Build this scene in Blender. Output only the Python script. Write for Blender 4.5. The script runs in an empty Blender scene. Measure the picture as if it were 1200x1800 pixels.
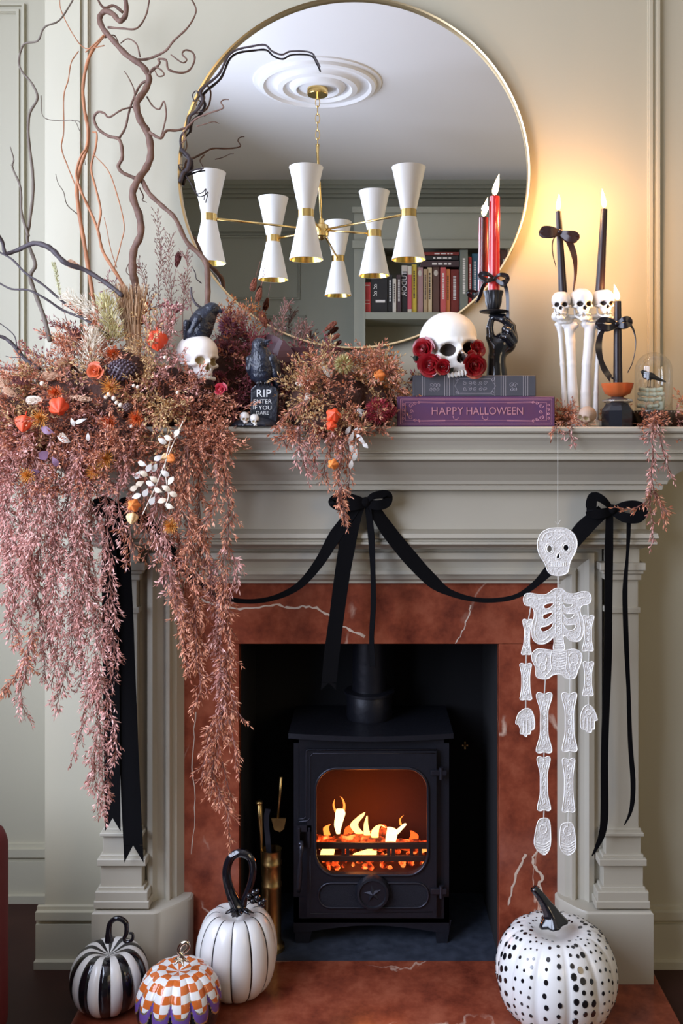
import bpy, math, random
import numpy as np
from mathutils import Vector, Matrix, Quaternion
random.seed(7); rng = np.random.default_rng(7)
PI = math.pi
F = 1600.0; E = 1.1775; ZM = 2.07      # focal length in px, eye height, depth of the mirror plane
sc = bpy.context.scene; col = sc.collection
# ------------------------------------------------------------------ camera
cd = bpy.data.cameras.new('camera'); cam = bpy.data.objects.new('camera', cd); col.objects.link(cam)
cd.sensor_fit = 'VERTICAL'; cd.sensor_height = 36; cd.sensor_width = 24; cd.lens = 36*F/1800
cd.shift_x = -50/1800; cd.shift_y = -130/1800; cd.clip_start = 0.02
cam.location = (0, 0, E); cam.rotation_euler = (PI/2, 0, 0); sc.camera = cam
# ------------------------------------------------------------------ exposure, world, large lights
sc.view_settings.view_transform = 'Standard'; sc.view_settings.look = 'None'
sc.view_settings.gamma = 1; sc.view_settings.use_curve_mapping = False
sc.view_settings.exposure = 0.0
sc.cycles.max_bounces = 8; sc.cycles.diffuse_bounces = 4; sc.cycles.glossy_bounces = 5
sc.cycles.transmission_bounces = 8; sc.cycles.transparent_max_bounces = 12
sc.cycles.caustics_reflective = False; sc.cycles.caustics_refractive = False
sc.cycles.sample_clamp_indirect = 4
w = bpy.data.worlds.new('world'); sc.world = w; w.use_nodes = True
w.node_tree.nodes['Background'].inputs[0].default_value = (0.75, 0.85, 1, 1)
w.node_tree.nodes['Background'].inputs[1].default_value = 1.0

def area(name, loc, target, sx, sy, power, color):
    l = bpy.data.lights.new(name, 'AREA'); l.shape = 'RECTANGLE'; l.size = sx; l.size_y = sy
    l.energy = power; l.color = color
    o = bpy.data.objects.new(name, l); col.objects.link(o); o.location = loc
    o.rotation_euler = (Vector(target)-Vector(loc)).to_track_quat('-Z', 'Y').to_euler(); return o
area('window_daylight', (-1.52, 0.75, 1.52), (0, 1.3, 1.1), 1.9, 1.75, 108, (0.70, 0.78, 1.0))
area('warm_fill_right', (2.35, -0.5, 1.7), (0, 0.6, 1.3), 1.1, 1.3, 20, (1.0, 0.72, 0.38))  # warm fill light added on the right, no known window there
def point(name, loc, power, color, r=0.012):
    l = bpy.data.lights.new(name, 'POINT'); l.energy = power; l.color = color; l.shadow_soft_size = r
    o = bpy.data.objects.new(name, l); col.objects.link(o); o.location = loc; return o

# ------------------------------------------------------------------ coordinates
def P(px, py, Y): return Vector(((px-650)*Y/F, Y, E-(py-770)*Y/F))
def V(px, py, D): return Vector(((px-650)*D/F, 2*ZM-D, E-(py-770)*D/F))   # a point of the room behind, seen in the mirror
def S(n, Y=1.95): return n*Y/F

# ------------------------------------------------------------------ materials
MATS = {}
def mat(name, color, rough=0.6, metal=0, noise=None, bump=None, spec=None, coat=0, sheen=0, emit=None, alpha=None):
    """noise=(scale, other colour, amount); bump=(scale, strength)"""
    if name in MATS: return MATS[name]
    m = bpy.data.materials.new(name); m.use_nodes = True; nt = m.node_tree; n = nt.nodes; b = n['Principled BSDF']
    b.inputs['Base Color'].default_value = (*color, 1); b.inputs['Roughness'].default_value = rough
    b.inputs['Metallic'].default_value = metal
    if spec is not None: b.inputs['Specular IOR Level'].default_value = spec
    if coat: b.inputs['Coat Weight'].default_value = coat; b.inputs['Coat Roughness'].default_value = 0.08
    if sheen: b.inputs['Sheen Weight'].default_value = sheen
    if emit: b.inputs['Emission Color'].default_value = (*emit[0], 1); b.inputs['Emission Strength'].default_value = emit[1]
    if noise or bump: tc = n.new('ShaderNodeTexCoord')
    if noise:
        t = n.new('ShaderNodeTexNoise'); t.inputs['Scale'].default_value = noise[0]; t.inputs['Detail'].default_value = 5
        nt.links.new(tc.outputs['Object'], t.inputs['Vector'])
        mp = n.new('ShaderNodeMapRange'); mp.inputs[1].default_value = .35; mp.inputs[2].default_value = .7
        mp.inputs[4].default_value = noise[2]; nt.links.new(t.outputs['Fac'], mp.inputs[0])
        mx = n.new('ShaderNodeMix'); mx.data_type = 'RGBA'
        mx.inputs[6].default_value = (*color, 1); mx.inputs[7].default_value = (*noise[1], 1)
        nt.links.new(mp.outputs[0], mx.inputs[0]); nt.links.new(mx.outputs[2], b.inputs['Base Color'])
    if bump:
        t2 = n.new('ShaderNodeTexNoise'); t2.inputs['Scale'].default_value = bump[0]; t2.inputs['Detail'].default_value = 4
        nt.links.new(tc.outputs['Object'], t2.inputs['Vector'])
        bp = n.new('ShaderNodeBump'); bp.inputs['Strength'].default_value = bump[1]; bp.inputs['Distance'].default_value = 0.004
        nt.links.new(t2.outputs['Fac'], bp.inputs['Height']); nt.links.new(bp.outputs[0], b.inputs['Normal'])
    MATS[name] = m; return m
def islands(name, cols, rough=0.6, trans=0.0):
    """colour drawn at random for each small loose piece of the mesh"""
    m = bpy.data.materials.new(name); m.use_nodes = True; nt = m.node_tree; n = nt.nodes; b = n['Principled BSDF']
    g = n.new('ShaderNodeNewGeometry'); r = n.new('ShaderNodeValToRGB'); r.color_ramp.interpolation = 'LINEAR'
    cr = r.color_ramp
    while len(cr.elements) < len(cols): cr.elements.new(.5)
    for i, c in enumerate(cols): cr.elements[i].position = i/max(1, len(cols)-1); cr.elements[i].color = (*c, 1)
    nt.links.new(g.outputs['Random Per Island'], r.inputs[0]); nt.links.new(r.outputs[0], b.inputs['Base Color'])
    b.inputs['Roughness'].default_value = rough; MATS[name] = m
    return m
def emis(name, c, s):
    m = bpy.data.materials.new(name); m.use_nodes = True; nt = m.node_tree; nt.nodes.clear()
    o = nt.nodes.new('ShaderNodeOutputMaterial'); e = nt.nodes.new('ShaderNodeEmission'); t = nt.nodes.new('ShaderNodeBsdfTransparent')
    a = nt.nodes.new('ShaderNodeAddShader'); e.inputs[0].default_value = (*c, 1); e.inputs[1].default_value = s
    nt.links.new(e.outputs[0], a.inputs[0]); nt.links.new(t.outputs[0], a.inputs[1]); nt.links.new(a.outputs[0], o.inputs[0])
    MATS[name] = m; return m
def thin_glass(name, tint=(1, 1, 1), refl=0.10):
    m = bpy.data.materials.new(name); m.use_nodes = True; nt = m.node_tree; nt.nodes.clear()
    o = nt.nodes.new('ShaderNodeOutputMaterial'); g = nt.nodes.new('ShaderNodeBsdfGlossy'); t = nt.nodes.new('ShaderNodeBsdfTransparent')
    g.inputs['Roughness'].default_value = 0.03; t.inputs[0].default_value = (*tint, 1)
    x = nt.nodes.new('ShaderNodeMixShader'); lw = nt.nodes.new('ShaderNodeLayerWeight'); lw.inputs[0].default_value = 0.35
    ml = nt.nodes.new('ShaderNodeMath'); ml.operation = 'MULTIPLY_ADD'; ml.inputs[1].default_value = .55; ml.inputs[2].default_value = refl*.3
    nt.links.new(lw.outputs['Facing'], ml.inputs[0]); nt.links.new(ml.outputs[0], x.inputs[0])
    nt.links.new(t.outputs[0], x.inputs[1]); nt.links.new(g.outputs[0], x.inputs[2]); nt.links.new(x.outputs[0], o.inputs[0])
    MATS[name] = m; return m
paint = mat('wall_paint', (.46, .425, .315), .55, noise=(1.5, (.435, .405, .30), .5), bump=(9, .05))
fpaint = mat('fireplace_paint', (.45, .415, .335), .45, noise=(3, (.42, .39, .315), .6), bump=(14, .08))
white = mat('ceiling_white', (.86, .84, .83), .8)
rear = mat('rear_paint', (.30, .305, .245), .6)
black_cavity = mat('firebox_render', (.0035, .0035, .005), .9, bump=(30, .2))
slate = mat('slate_hearth', (.022, .028, .042), .55, noise=(40, (.05, .06, .085), .8), bump=(40, .3))
brass = mat('brass', (.80, .56, .22), .25, 1)
oldbrass = mat('old_brass', (.62, .42, .16), .3, 1, noise=(30, (.35, .22, .09), .6))
iron = mat('cast_iron', (.014, .015, .022), .42, .3, bump=(60, .25))
ironhi = mat('iron_trim', (.045, .045, .06), .3, .7)
velvet = mat('black_velvet', (.003, .0028, .0035), .95, spec=.12, sheen=.01)
satin = mat('brown_satin', (.035, .014, .014), .35, bump=(40, .2))
bone = mat('bone', (.80, .76, .68), .5, noise=(22, (.60, .50, .38), .45), bump=(45, .3))
bonedark = mat('bone_hollow', (.045, .030, .024), .8)
bonetan = mat('bone_tan_hollow', (.42, .33, .18), .7)
blackgloss = mat('black_gloss', (.008, .009, .014), .18, coat=.5)
m = mat('red_marble', (.36, .095, .045), .22)
nt = m.node_tree; n = nt.nodes; b = n['Principled BSDF']; tc = n.new('ShaderNodeTexCoord')
t1 = n.new('ShaderNodeTexNoise'); t1.inputs['Scale'].default_value = 13; t1.inputs['Detail'].default_value = 8; t1.inputs['Roughness'].default_value = .65
r1 = n.new('ShaderNodeValToRGB'); r1.color_ramp.elements[0].position = .3; r1.color_ramp.elements[0].color = (.10, .02, .012, 1)
r1.color_ramp.elements[1].position = .72; r1.color_ramp.elements[1].color = (.36, .105, .055, 1)
e = r1.color_ramp.elements.new(.5); e.color = (.24, .055, .027, 1)
mv = n.new('ShaderNodeMapping'); mv.inputs['Scale'].default_value = (1, 1, .6); mv.inputs['Rotation'].default_value = (.3, .5, .2)
t2 = n.new('ShaderNodeTexNoise'); t2.inputs['Scale'].default_value = 2.6; t2.inputs['Detail'].default_value = 7; t2.inputs['Distortion'].default_value = .5
ab = n.new('ShaderNodeMath'); ab.operation = 'SUBTRACT'; ab.inputs[1].default_value = .5
aa = n.new('ShaderNodeMath'); aa.operation = 'ABSOLUTE'
mr = n.new('ShaderNodeMapRange'); mr.inputs[1].default_value = .0; mr.inputs[2].default_value = .0075; mr.inputs[3].default_value = 1; mr.inputs[4].default_value = 0
t3 = n.new('ShaderNodeTexNoise'); t3.inputs['Scale'].default_value = 5.0
m3 = n.new('ShaderNodeMapRange'); m3.inputs[1].default_value = .5; m3.inputs[2].default_value = .62
mm = n.new('ShaderNodeMath'); mm.operation = 'MULTIPLY'
mx = n.new('ShaderNodeMix'); mx.data_type = 'RGBA'; mx.inputs[7].default_value = (.66, .47, .36, 1)
L = nt.links.new
L(tc.outputs['Object'], t1.inputs['Vector']); L(t1.outputs[0], r1.inputs[0]); L(tc.outputs['Object'], mv.inputs[0]); L(mv.outputs[0], t2.inputs['Vector'])
L(t2.outputs[0], ab.inputs[0]); L(ab.outputs[0], aa.inputs[0]); L(aa.outputs[0], mr.inputs[0]); L(tc.outputs['Object'], t3.inputs['Vector'])
L(t3.outputs[0], m3.inputs[0]); L(mr.outputs[0], mm.inputs[0]); L(m3.outputs[0], mm.inputs[1]); L(mm.outputs[0], mx.inputs[0])
L(r1.outputs[0], mx.inputs[6]); L(mx.outputs[2], b.inputs['Base Color'])
marble = m
darkwood = mat('dark_floorboards', (.028, .010, .007), .55, spec=.2, noise=(6, (.05, .02, .013), .8))

# ------------------------------------------------------------------ objects
def tag(o, label=None, cat=None, group=None, kind=None):
    if label: o['label'] = label
    if cat: o['category'] = cat
    if group: o['group'] = group
    if kind: o['kind'] = kind
    return o
def thing(name, label, cat, loc, group=None):
    o = bpy.data.objects.new(name, None); col.objects.link(o); o.location = loc; o.empty_display_size = .05
    return tag(o, label, cat, group)
def origin(p):
    v = Vector((0, 0, 0))
    while p is not None: v += p.location; p = p.parent
    return v
def finish(name, verts, faces, mats, midx=None, parent=None, smooth=None, base=None):
    """verts are world coordinates; the mesh is stored relative to its parent (or its own base)"""
    me = bpy.data.meshes.new(name); vs = np.array([tuple(v) for v in verts] if not isinstance(verts, np.ndarray) else verts, dtype=float)
    if parent is not None: off = np.array(origin(parent)); loc = (0, 0, 0)
    else:
        lo, hi = vs.min(0), vs.max(0); off = np.array([(lo[0]+hi[0])/2, (lo[1]+hi[1])/2, lo[2]]) if base is None else np.array(base); loc = off
    me.from_pydata((vs-off).tolist(), [], faces if isinstance(faces, list) else faces.tolist())
    if not isinstance(mats, (list, tuple)): mats = [mats]
    for q in mats: me.materials.append(q)
    if midx is not None: me.polygons.foreach_set('material_index', np.array(midx, dtype=np.int32))
    if smooth is not None:
        me.polygons.foreach_set('use_smooth', [True]*len(me.polygons))
        if smooth < 179: me.set_sharp_from_angle(angle=math.radians(smooth))
    me.update()
    o = bpy.data.objects.new(name, me); col.objects.link(o); o.location = loc
    if parent is not None: o.parent = parent
    return o
class MB:
    def __init__(s): s.v = []; s.f = []; s.m = []
    def add(s, vs, fs, mi=0, M=None):
        o = len(s.v); s.v += [tuple(M @ Vector(v)) if M else tuple(v) for v in vs]
        s.f += [[i+o for i in f] for f in fs]; s.m += mi if isinstance(mi, list) else [mi]*len(fs); return s
    def box(s, a, b, mi=0, M=None, bev=0):
        x0, y0, z0 = [min(a[i], b[i]) for i in range(3)]; x1, y1, z1 = [max(a[i], b[i]) for i in range(3)]
        if not bev:
            vs = [(x0, y0, z0), (x1, y0, z0), (x1, y1, z0), (x0, y1, z0), (x0, y0, z1), (x1, y0, z1), (x1, y1, z1), (x0, y1, z1)]
            return s.add(vs, [[0, 3, 2, 1], [4, 5, 6, 7], [0, 1, 5, 4], [1, 2, 6, 5], [2, 3, 7, 6], [3, 0, 4, 7]], mi, M)
        e = bev; vs = []; fs = []
        c = lambda x, y, z: (x, y, z)
        pts = []
        for k, (xx, X) in enumerate(((x0, -1), (x1, 1))):
            for (yy, Yy) in ((y0, -1), (y1, 1)):
                for (zz, Z) in ((z0, -1), (z1, 1)):
                    pts += [(xx, yy-Yy*e, zz-Z*e), (xx-X*e, yy, zz-Z*e), (xx-X*e, yy-Yy*e, zz)]
        I = lambda i, j, k, w: (i*4+j*2+k)*3+w
        fs = [[I(0,0,0,0), I(0,0,1,0), I(0,1,1,0), I(0,1,0,0)], [I(1,0,0,0), I(1,1,0,0), I(1,1,1,0), I(1,0,1,0)],
              [I(0,0,0,1), I(1,0,0,1), I(1,0,1,1), I(0,0,1,1)], [I(0,1,0,1), I(0,1,1,1), I(1,1,1,1), I(1,1,0,1)],
              [I(0,0,0,2), I(0,1,0,2), I(1,1,0,2), I(1,0,0,2)], [I(0,0,1,2), I(1,0,1,2), I(1,1,1,2), I(0,1,1,2)]]
        for j in (0, 1):
            for k in (0, 1):
                fs.append([I(0,j,k,1), I(0,j,k,2), I(1,j,k,2), I(1,j,k,1)]); fs.append([I(j,0,k,0), I(j,0,k,2), I(j,1,k,2), I(j,1,k,0)])
                fs.append([I(j,k,0,0), I(j,k,0,1), I(j,k,1,1), I(j,k,1,0)])
                for i in (0, 1): fs.append([I(i,j,k,0), I(i,j,k,1), I(i,j,k,2)])
        return s.add(pts, fs, mi, M)
    def tube(s, pts, r, n=8, mi=0, flat=None, cap=True):
        pts = [Vector(p) for p in pts]; N = len(pts); rs = r if isinstance(r, (list, tuple)) else [r]*N
        t0 = (pts[1]-pts[0]).normalized(); up = Vector((0, 0, 1)) if abs(t0.z) < .9 else Vector((1, 0, 0))
        u = t0.cross(up).normalized(); vs = []
        for i in range(N):
            t = (pts[min(i+1, N-1)]-pts[max(i-1, 0)])
            t = t.normalized() if t.length > 1e-9 else t0
            u = (u-t*u.dot(t)); u = u.normalized() if u.length > 1e-6 else t.orthogonal().normalized(); w_ = t.cross(u)
            for k in range(n):
                a = 2*PI*k/n; vs.append(pts[i]+u*math.cos(a)*rs[i]+w_*math.sin(a)*rs[i])
        fs = [[i*n+k, i*n+(k+1) % n, (i+1)*n+(k+1) % n, (i+1)*n+k] for i in range(N-1) for k in range(n)]
        if cap: fs += [list(range(n))[::-1], [(N-1)*n+k for k in range(n)]]
        return s.add(vs, fs, mi)
    def lathe(s, prof, c, n=32, mi=0, lobes=None, axis=None, mfun=None, M=None):
        """prof = [(r, z)...] bottom to top; lobes = f(angle, t) -> radius factor"""
        c = Vector(c); vs = []; N = len(prof)
        R = Vector(axis).to_track_quat('Z', 'Y').to_matrix() if axis else None
        for i, (r, z) in enumerate(prof):
            for k in range(n):
                a = 2*PI*k/n; q = r*(lobes(a, i/(N-1)) if lobes else 1); p = Vector((q*math.cos(a), q*math.sin(a), z))
                vs.append(c+(R @ p if R else p))
        fs = []; mi_ = []
        for i in range(N-1):
            for k in range(n):
                fs.append([i*n+k, i*n+(k+1) % n, (i+1)*n+(k+1) % n, (i+1)*n+k]); mi_.append(mfun(k, i) if mfun else mi)
        if prof[0][0] > 1e-5: fs.append(list(range(n))[::-1]); mi_.append(mfun(0, 0) if mfun else mi)
        if prof[-1][0] > 1e-5: fs.append([(N-1)*n+k for k in range(n)]); mi_.append(mfun(0, N-2) if mfun else mi)
        return s.add(vs, fs, mi_, M)
    def prism(s, poly, y0, y1, mi=0, bev=0):
        """poly = [(x, z)...] extruded along y"""
        n = len(poly); A = sum(poly[i][0]*poly[(i+1) % n][1]-poly[(i+1) % n][0]*poly[i][1] for i in range(n))
        if A < 0: poly = poly[::-1]
        vs = [(x, y0, z) for x, z in poly]+[(x, y1, z) for x, z in poly]
        return s.add(vs, [list(range(n)), [n+i for i in range(n)][::-1]]+[[i, n+i, n+(i+1) % n, (i+1) % n][::-1][::-1] for i in range(n)], mi)
    def ell(s, c, r, n=10, mi=0, M=None):
        prof = [(math.sin(PI*i/n), -math.cos(PI*i/n)) for i in range(n+1)]; vs = []; k_ = n+2
        for a, z in prof:
            for k in range(k_):
                p = Vector((a*math.cos(2*PI*k/k_)*r[0], a*math.sin(2*PI*k/k_)*r[1], z*r[2])); vs.append((M @ p if M else p)+Vector(c))
        return s.add(vs, [[i*k_+k, i*k_+(k+1) % k_, (i+1)*k_+(k+1) % k_, (i+1)*k_+k] for i in range(n) for k in range(k_)], mi)
    def strip(s, pts, w, wdir, th=.0009, mi=0):
        """a band of cloth: w widths, wdir its width direction(s)"""
        pts = [Vector(p) for p in pts]; N = len(pts); vs = []
        for i, p in enumerate(pts):
            d = Vector(wdir[i] if isinstance(wdir[0], (tuple, list, Vector)) else wdir).normalized(); ww = w[i] if isinstance(w, (list, tuple)) else w
            t = (pts[min(i+1, N-1)]-pts[max(i-1, 0)]).normalized(); d = (d-t*d.dot(t)).normalized(); nn = t.cross(d)*th
            vs += [p-d*ww/2-nn, p+d*ww/2-nn, p+d*ww/2+nn, p-d*ww/2+nn]
        fs = [[i*4+k, i*4+(k+1) % 4, i*4+4+(k+1) % 4, i*4+4+k] for i in range(N-1) for k in range(4)]+[[3, 2, 1, 0], [N*4-4+k for k in range(4)]]
        return s.add(vs, fs, mi)
    def ob(s, name, mats, parent=None, smooth=None, **k): return finish(name, s.v, s.f, mats, s.m, parent, smooth, **k)
def curve(pts, n=6):
    """Catmull-Rom through the points"""
    pts = [Vector(p) for p in pts]; out = []; Q = [pts[0]*2-pts[1]]+pts+[pts[-1]*2-pts[-2]]
    for i in range(1, len(Q)-2):
        a, b_, c, d = Q[i-1:i+3]
        for k in range(n):
            t = k/n; out.append(.5*((2*b_)+(c-a)*t+(2*a-5*b_+4*c-d)*t*t+(3*b_-a-3*c+d)*t**3))
    out.append(pts[-1]); return out
def lerp(a, b, t): return a+(b-a)*t
def textobj(name, body, size, loc, mat_, parent, rot=(PI/2, 0, 0), extrude=.0004, space=1.0, sx=1.0):
    c = bpy.data.curves.new(name, 'FONT'); c.body = body; c.size = size; c.align_x = 'CENTER'; c.align_y = 'CENTER'; c.extrude = extrude
    c.space_character = space; c.resolution_u = 3
    o = bpy.data.objects.new(name, c); col.objects.link(o); dg = bpy.context.evaluated_depsgraph_get()
    me = bpy.data.meshes.new_from_object(o.evaluated_get(dg)); bpy.data.objects.remove(o); bpy.data.curves.remove(c)
    me.materials.clear(); me.materials.append(mat_); q = bpy.data.objects.new(name, me); col.objects.link(q)
    q.parent = parent; q.location = Vector(loc)-origin(parent); q.rotation_euler = rot; q.scale = (sx, 1, 1); return q

# ------------------------------------------------------------------ shapes from distance fields (surface nets)
def vlen(a): return np.sqrt((a*a).sum(-1))
def ELL(p, c, r): 
    q = (p-np.array(c))/np.array(r); k = vlen(q); g = vlen(q/np.array(r))+1e-9; return k*(k-1)/g
def CAP(p, a, b, ra, rb=None):
    a = np.array(a, float); b = np.array(b, float); rb = ra if rb is None else rb; d = b-a
    t = np.clip(((p-a)@d)/(d@d+1e-12), 0, 1); return vlen(p-a-t[..., None]*d)-(ra+(rb-ra)*t)
def SM(k, *ds):
    r = ds[0]
    for d in ds[1:]:
        h = np.clip(.5+.5*(d-r)/k, 0, 1); r = d*(1-h)+r*h-k*h*(1-h)
    return r
def SUB(k, a, b): return -SM(k, -a, b)
def nets(f, lo, hi, step):
    lo = np.array(lo, float); n_ = np.ceil((np.array(hi)-lo)/step).astype(int)+1
    ax = [lo[i]+step*np.arange(n_[i]) for i in range(3)]
    G = np.stack(np.meshgrid(*ax, indexing='ij'), -1); D = f(G); ins = D < 0
    nx, ny, nz = D.shape; acc = np.zeros((nx-1, ny-1, nz-1, 3)); cnt = np.zeros((nx-1, ny-1, nz-1)); base = G[:-1, :-1, :-1]
    cor = [(i, j, k) for i in (0, 1) for j in (0, 1) for k in (0, 1)]
    sl = lambda c: D[c[0]:nx-1+c[0], c[1]:ny-1+c[1], c[2]:nz-1+c[2]]
    for a in cor:
        for ax_ in range(3):
            if a[ax_]: continue
            b_ = list(a); b_[ax_] = 1; da, db = sl(a), sl(b_); x = (da < 0) != (db < 0)
            t = np.where(x, da/(np.where(x, da-db, 1)), 0); off = np.array(a, float)*np.ones(t.shape+(3,)); off[..., ax_] = t
            acc += np.where(x[..., None], off, 0); cnt += x
    act = cnt > 0; idx = -np.ones(act.shape, int); idx[act] = np.arange(act.sum()); verts = base[act]+acc[act]/cnt[act][:, None]*step
    faces = []
    for ax_ in range(3):
        s0 = [slice(None)]*3; s1 = [slice(None)]*3; s0[ax_] = slice(0, -1); s1[ax_] = slice(1, None)
        a, b_ = ins[tuple(s0)], ins[tuple(s1)]; X = np.argwhere(a != b_); fl = a[tuple(X.T)]
        u, v_ = [(1, 2), (2, 0), (0, 1)][ax_]
        ok = (X[:, u] > 0) & (X[:, v_] > 0) & (X[:, u] < D.shape[u]-1) & (X[:, v_] < D.shape[v_]-1); X = X[ok]; fl = fl[ok]
        def I(du, dv):
            Y_ = X.copy(); Y_[:, u] -= du; Y_[:, v_] -= dv; return idx[tuple(Y_.T)]
        q = np.stack([I(1, 1), I(0, 1), I(0, 0), I(1, 0)], 1); q[~fl] = q[~fl][:, ::-1]; faces.append(q)
    return verts, np.concatenate(faces)
# ================================================================== the room
def struct(o): o['kind'] = 'structure'; return o
FL = -0.02; CZ = 2.7475; YB = 2.08; YA = 2.37; YR = -1.467; XL = -1.42; XR = 2.25
struct(MB().box((XL-.1, YR-.1, FL-.1), (XR+.1, YA+.1, FL)).ob('floor', darkwood))
struct(MB().box((XL-.1, YR-.1, CZ), (XR+.1, YA+.1, CZ+.1)).ob('ceiling', white))
struct(MB().box((XL-.1, YA, FL), (XR+.1, YA+.1, CZ)).ob('wall_alcove', paint))
bx0 = P(79, 0, YB).x; bx1 = 1.18
# the chimney breast, with the fire opening left free
ox0, ox1, oz = P(420, 0, 2.05).x, P(877, 0, 2.05).x, P(0, 1132, 2.05).z
g = MB(); g.box((bx0, YB, FL), (ox0-.02, YA, CZ)); g.box((ox1+.02, YB, FL), (bx1, YA, CZ)); g.box((ox0-.02, YB, oz+.02), (ox1+.02, YA, CZ))
struct(g.ob('wall_chimney_breast', paint))
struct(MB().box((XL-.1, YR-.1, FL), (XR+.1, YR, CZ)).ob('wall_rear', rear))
struct(MB().box((XR, YR, FL), (XR+.1, YA, .95)).box((XR, YR, 2.4), (XR+.1, YA, CZ)).box((XR, YR, .95), (XR+.1, -1.1, 2.4)).box((XR, .1, .95), (XR+.1, YA, 2.4)).ob('wall_right', paint))
struct(MB().box((XL-.1, YR, FL), (XL, YA, .6)).box((XL-.1, YR, 2.5), (XL, YA, CZ)).box((XL-.1, YR, .6), (XL, -.25, 2.5)).box((XL-.1, 1.75, .6), (XL, YA, 2.5)).ob('wall_left', paint))
def window(nm, x, y0, y1, z0, z1):
    g = MB(); t = .03
    for y in (y0, (y0+y1)/2, y1): g.box((x-.03, y-t, z0), (x+.03, y+t, z1))
    for z in (z0, (z0+z1)/2, z1): g.box((x-.03, y0, z-t), (x+.03, y1, z+t))
    struct(g.ob(nm, fpaint))
window('window_1', XL-.04, -.25, 1.75, .6, 2.5); window('window_2', XR+.04, -1.1, .1, .95, 2.4)

def frame_panel(cx0, cx1, z0, z1, y, w=.026, d=.012, into=-1, name='trim_1', m_=paint):
    """a raised rectangular moulding frame on a wall facing -y (into=-1) or +y"""
    g = MB()
    for k, (wi, dd) in enumerate(((0, d*.5), (w*.18, d), (w*.45, d*.55), (w*.8, d*.8))):
        we = w*(1 if k == 0 else (.42, .0, .36, .2)[k] if False else 0)
    segs = ((0, w, d*.35), (w*.05, w*.3, d), (w*.62, w*.9, d*.8))
    for a, b_, dd in segs:
        y1 = y+into*dd
        g.box((cx0+a, y, z0+a), (cx0+b_, y1, z1-a)); g.box((cx1-b_, y, z0+a), (cx1-a, y1, z1-a))
        g.box((cx0+b_, y, z1-b_), (cx1-b_, y1, z1-a)); g.box((cx0+b_, y, z0+a), (cx1-b_, y1, z0+b_))
    return struct(g.ob(name, m_))
frame_panel(P(137, 0, YB).x, P(1158, 0, YB).x, E+.005, CZ-.1, YB, w=S(21, YB), name='trim_1')
frame_panel(-1.32, P(46, 0, YA).x, E-.1, P(0, 8, YA).z, YA, w=S(17, YA), name='trim_2')
frame_panel(1.3, 2.1, E-.1, P(0, 8, YA).z, YA, name='trim_3')
def skirting(nm, x0, x1, y, ztop, zbot, prof_h):
    g = MB(); d = .018
    def ext(z0, z1, dd): g.box((x0, y, z0), (x1, y-dd, z1))
    ext(zbot, ztop-prof_h*.28, d); ext(ztop-prof_h*.28, ztop-prof_h*.2, d*.7); ext(ztop-prof_h*.2, ztop-prof_h*.06, d*1.15); ext(ztop-prof_h*.06, ztop, d*.5)
    ext(zbot, zbot+prof_h*.13, d*1.7)
    return struct(g.ob(nm, paint))
skirting('baseboard_alcove', XL, bx0, YA, P(0, 1481, YA).z, FL, .15)
skirting('baseboard_breast_left', bx0-.015, P(180, 0, YB).x, YB, P(0, 1590, YB).z, FL, .13)
skirting('baseboard_breast_right', P(1128, 0, YB).x, bx1, YB, P(0, 1590, YB).z, FL, .13)
# rear wall as the mirror sees it
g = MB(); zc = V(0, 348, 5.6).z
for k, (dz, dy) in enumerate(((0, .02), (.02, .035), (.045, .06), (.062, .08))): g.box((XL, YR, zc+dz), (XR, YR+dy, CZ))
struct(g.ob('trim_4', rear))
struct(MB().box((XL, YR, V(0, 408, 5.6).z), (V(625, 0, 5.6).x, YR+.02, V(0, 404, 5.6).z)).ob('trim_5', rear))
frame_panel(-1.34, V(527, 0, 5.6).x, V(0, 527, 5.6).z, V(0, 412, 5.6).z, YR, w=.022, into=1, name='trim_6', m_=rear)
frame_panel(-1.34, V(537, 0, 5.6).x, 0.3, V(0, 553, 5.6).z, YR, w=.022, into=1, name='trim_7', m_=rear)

# ceiling rose and chandelier
rc = Vector((V(558, 0, 4.02).x, 2*ZM-4.02, CZ))
R0 = S(113, 4.02)
prof = [(R0, 0), (R0*.99, -.006), (R0*.92, -.010), (R0*.90, -.022), (R0*.84, -.026), (R0*.80, -.014), (R0*.72, -.012), (R0*.66, -.016), (R0*.62, -.030), (R0*.54, -.034), (R0*.50, -.020), (R0*.44, -.018),
        (R0*.40, -.032), (R0*.33, -.036), (R0*.30, -.024), (R0*.2, -.028), (0, -.03)]
o = MB().lathe(prof, rc, 64).ob('ceiling_rose', white, smooth=40, base=tuple(rc)); tag(o, 'round white plaster ceiling rose with raised rings, seen in the mirror', 'ceiling rose')
cr_ = thing('chandelier', 'brass chandelier with white double cone shades, seen in the round mirror', 'chandelier', rc-Vector((0, 0, .03)))
MB().lathe([(.046, -.028), (.046, .0), (0, .0)][::-1] and [(0, -.028), (.044, -.028), (.046, -.024), (.046, 0)], rc-Vector((0, 0, .028)), 32).ob('canopy', brass, cr_, 40)
hub = V(565, 405, 4.0); rc2 = Vector((hub.x, hub.y, 0))
zt = V(0, 177, 4.02).z; z2 = V(0, 258, 4.02).z
MB().tube([(rc.x, rc.y, rc.z-.056), (rc.x, rc.y, rc.z-.075)], .005).ob('loop', brass, cr_, 40)
nl = 6; zl = rc.z-.07
for i in range(nl):
    c = lerp(rc, Vector((hub.x, hub.y, 0)), 0); c.z = zl-(zl-z2)*(i+.5)/nl; h = (zl-z2)/nl*.62; wv = .009
    pts = []
    for k in range(13):
        a = 2*PI*k/12; q = Vector((wv*math.cos(a), 0, h*math.sin(a)))
        if i % 2: q = Vector((0, q.x, q.z))
        pts.append(c+q)
    MB().tube(pts, .0022, 6, cap=False).ob('chain_link', brass, cr_, 180)
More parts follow.
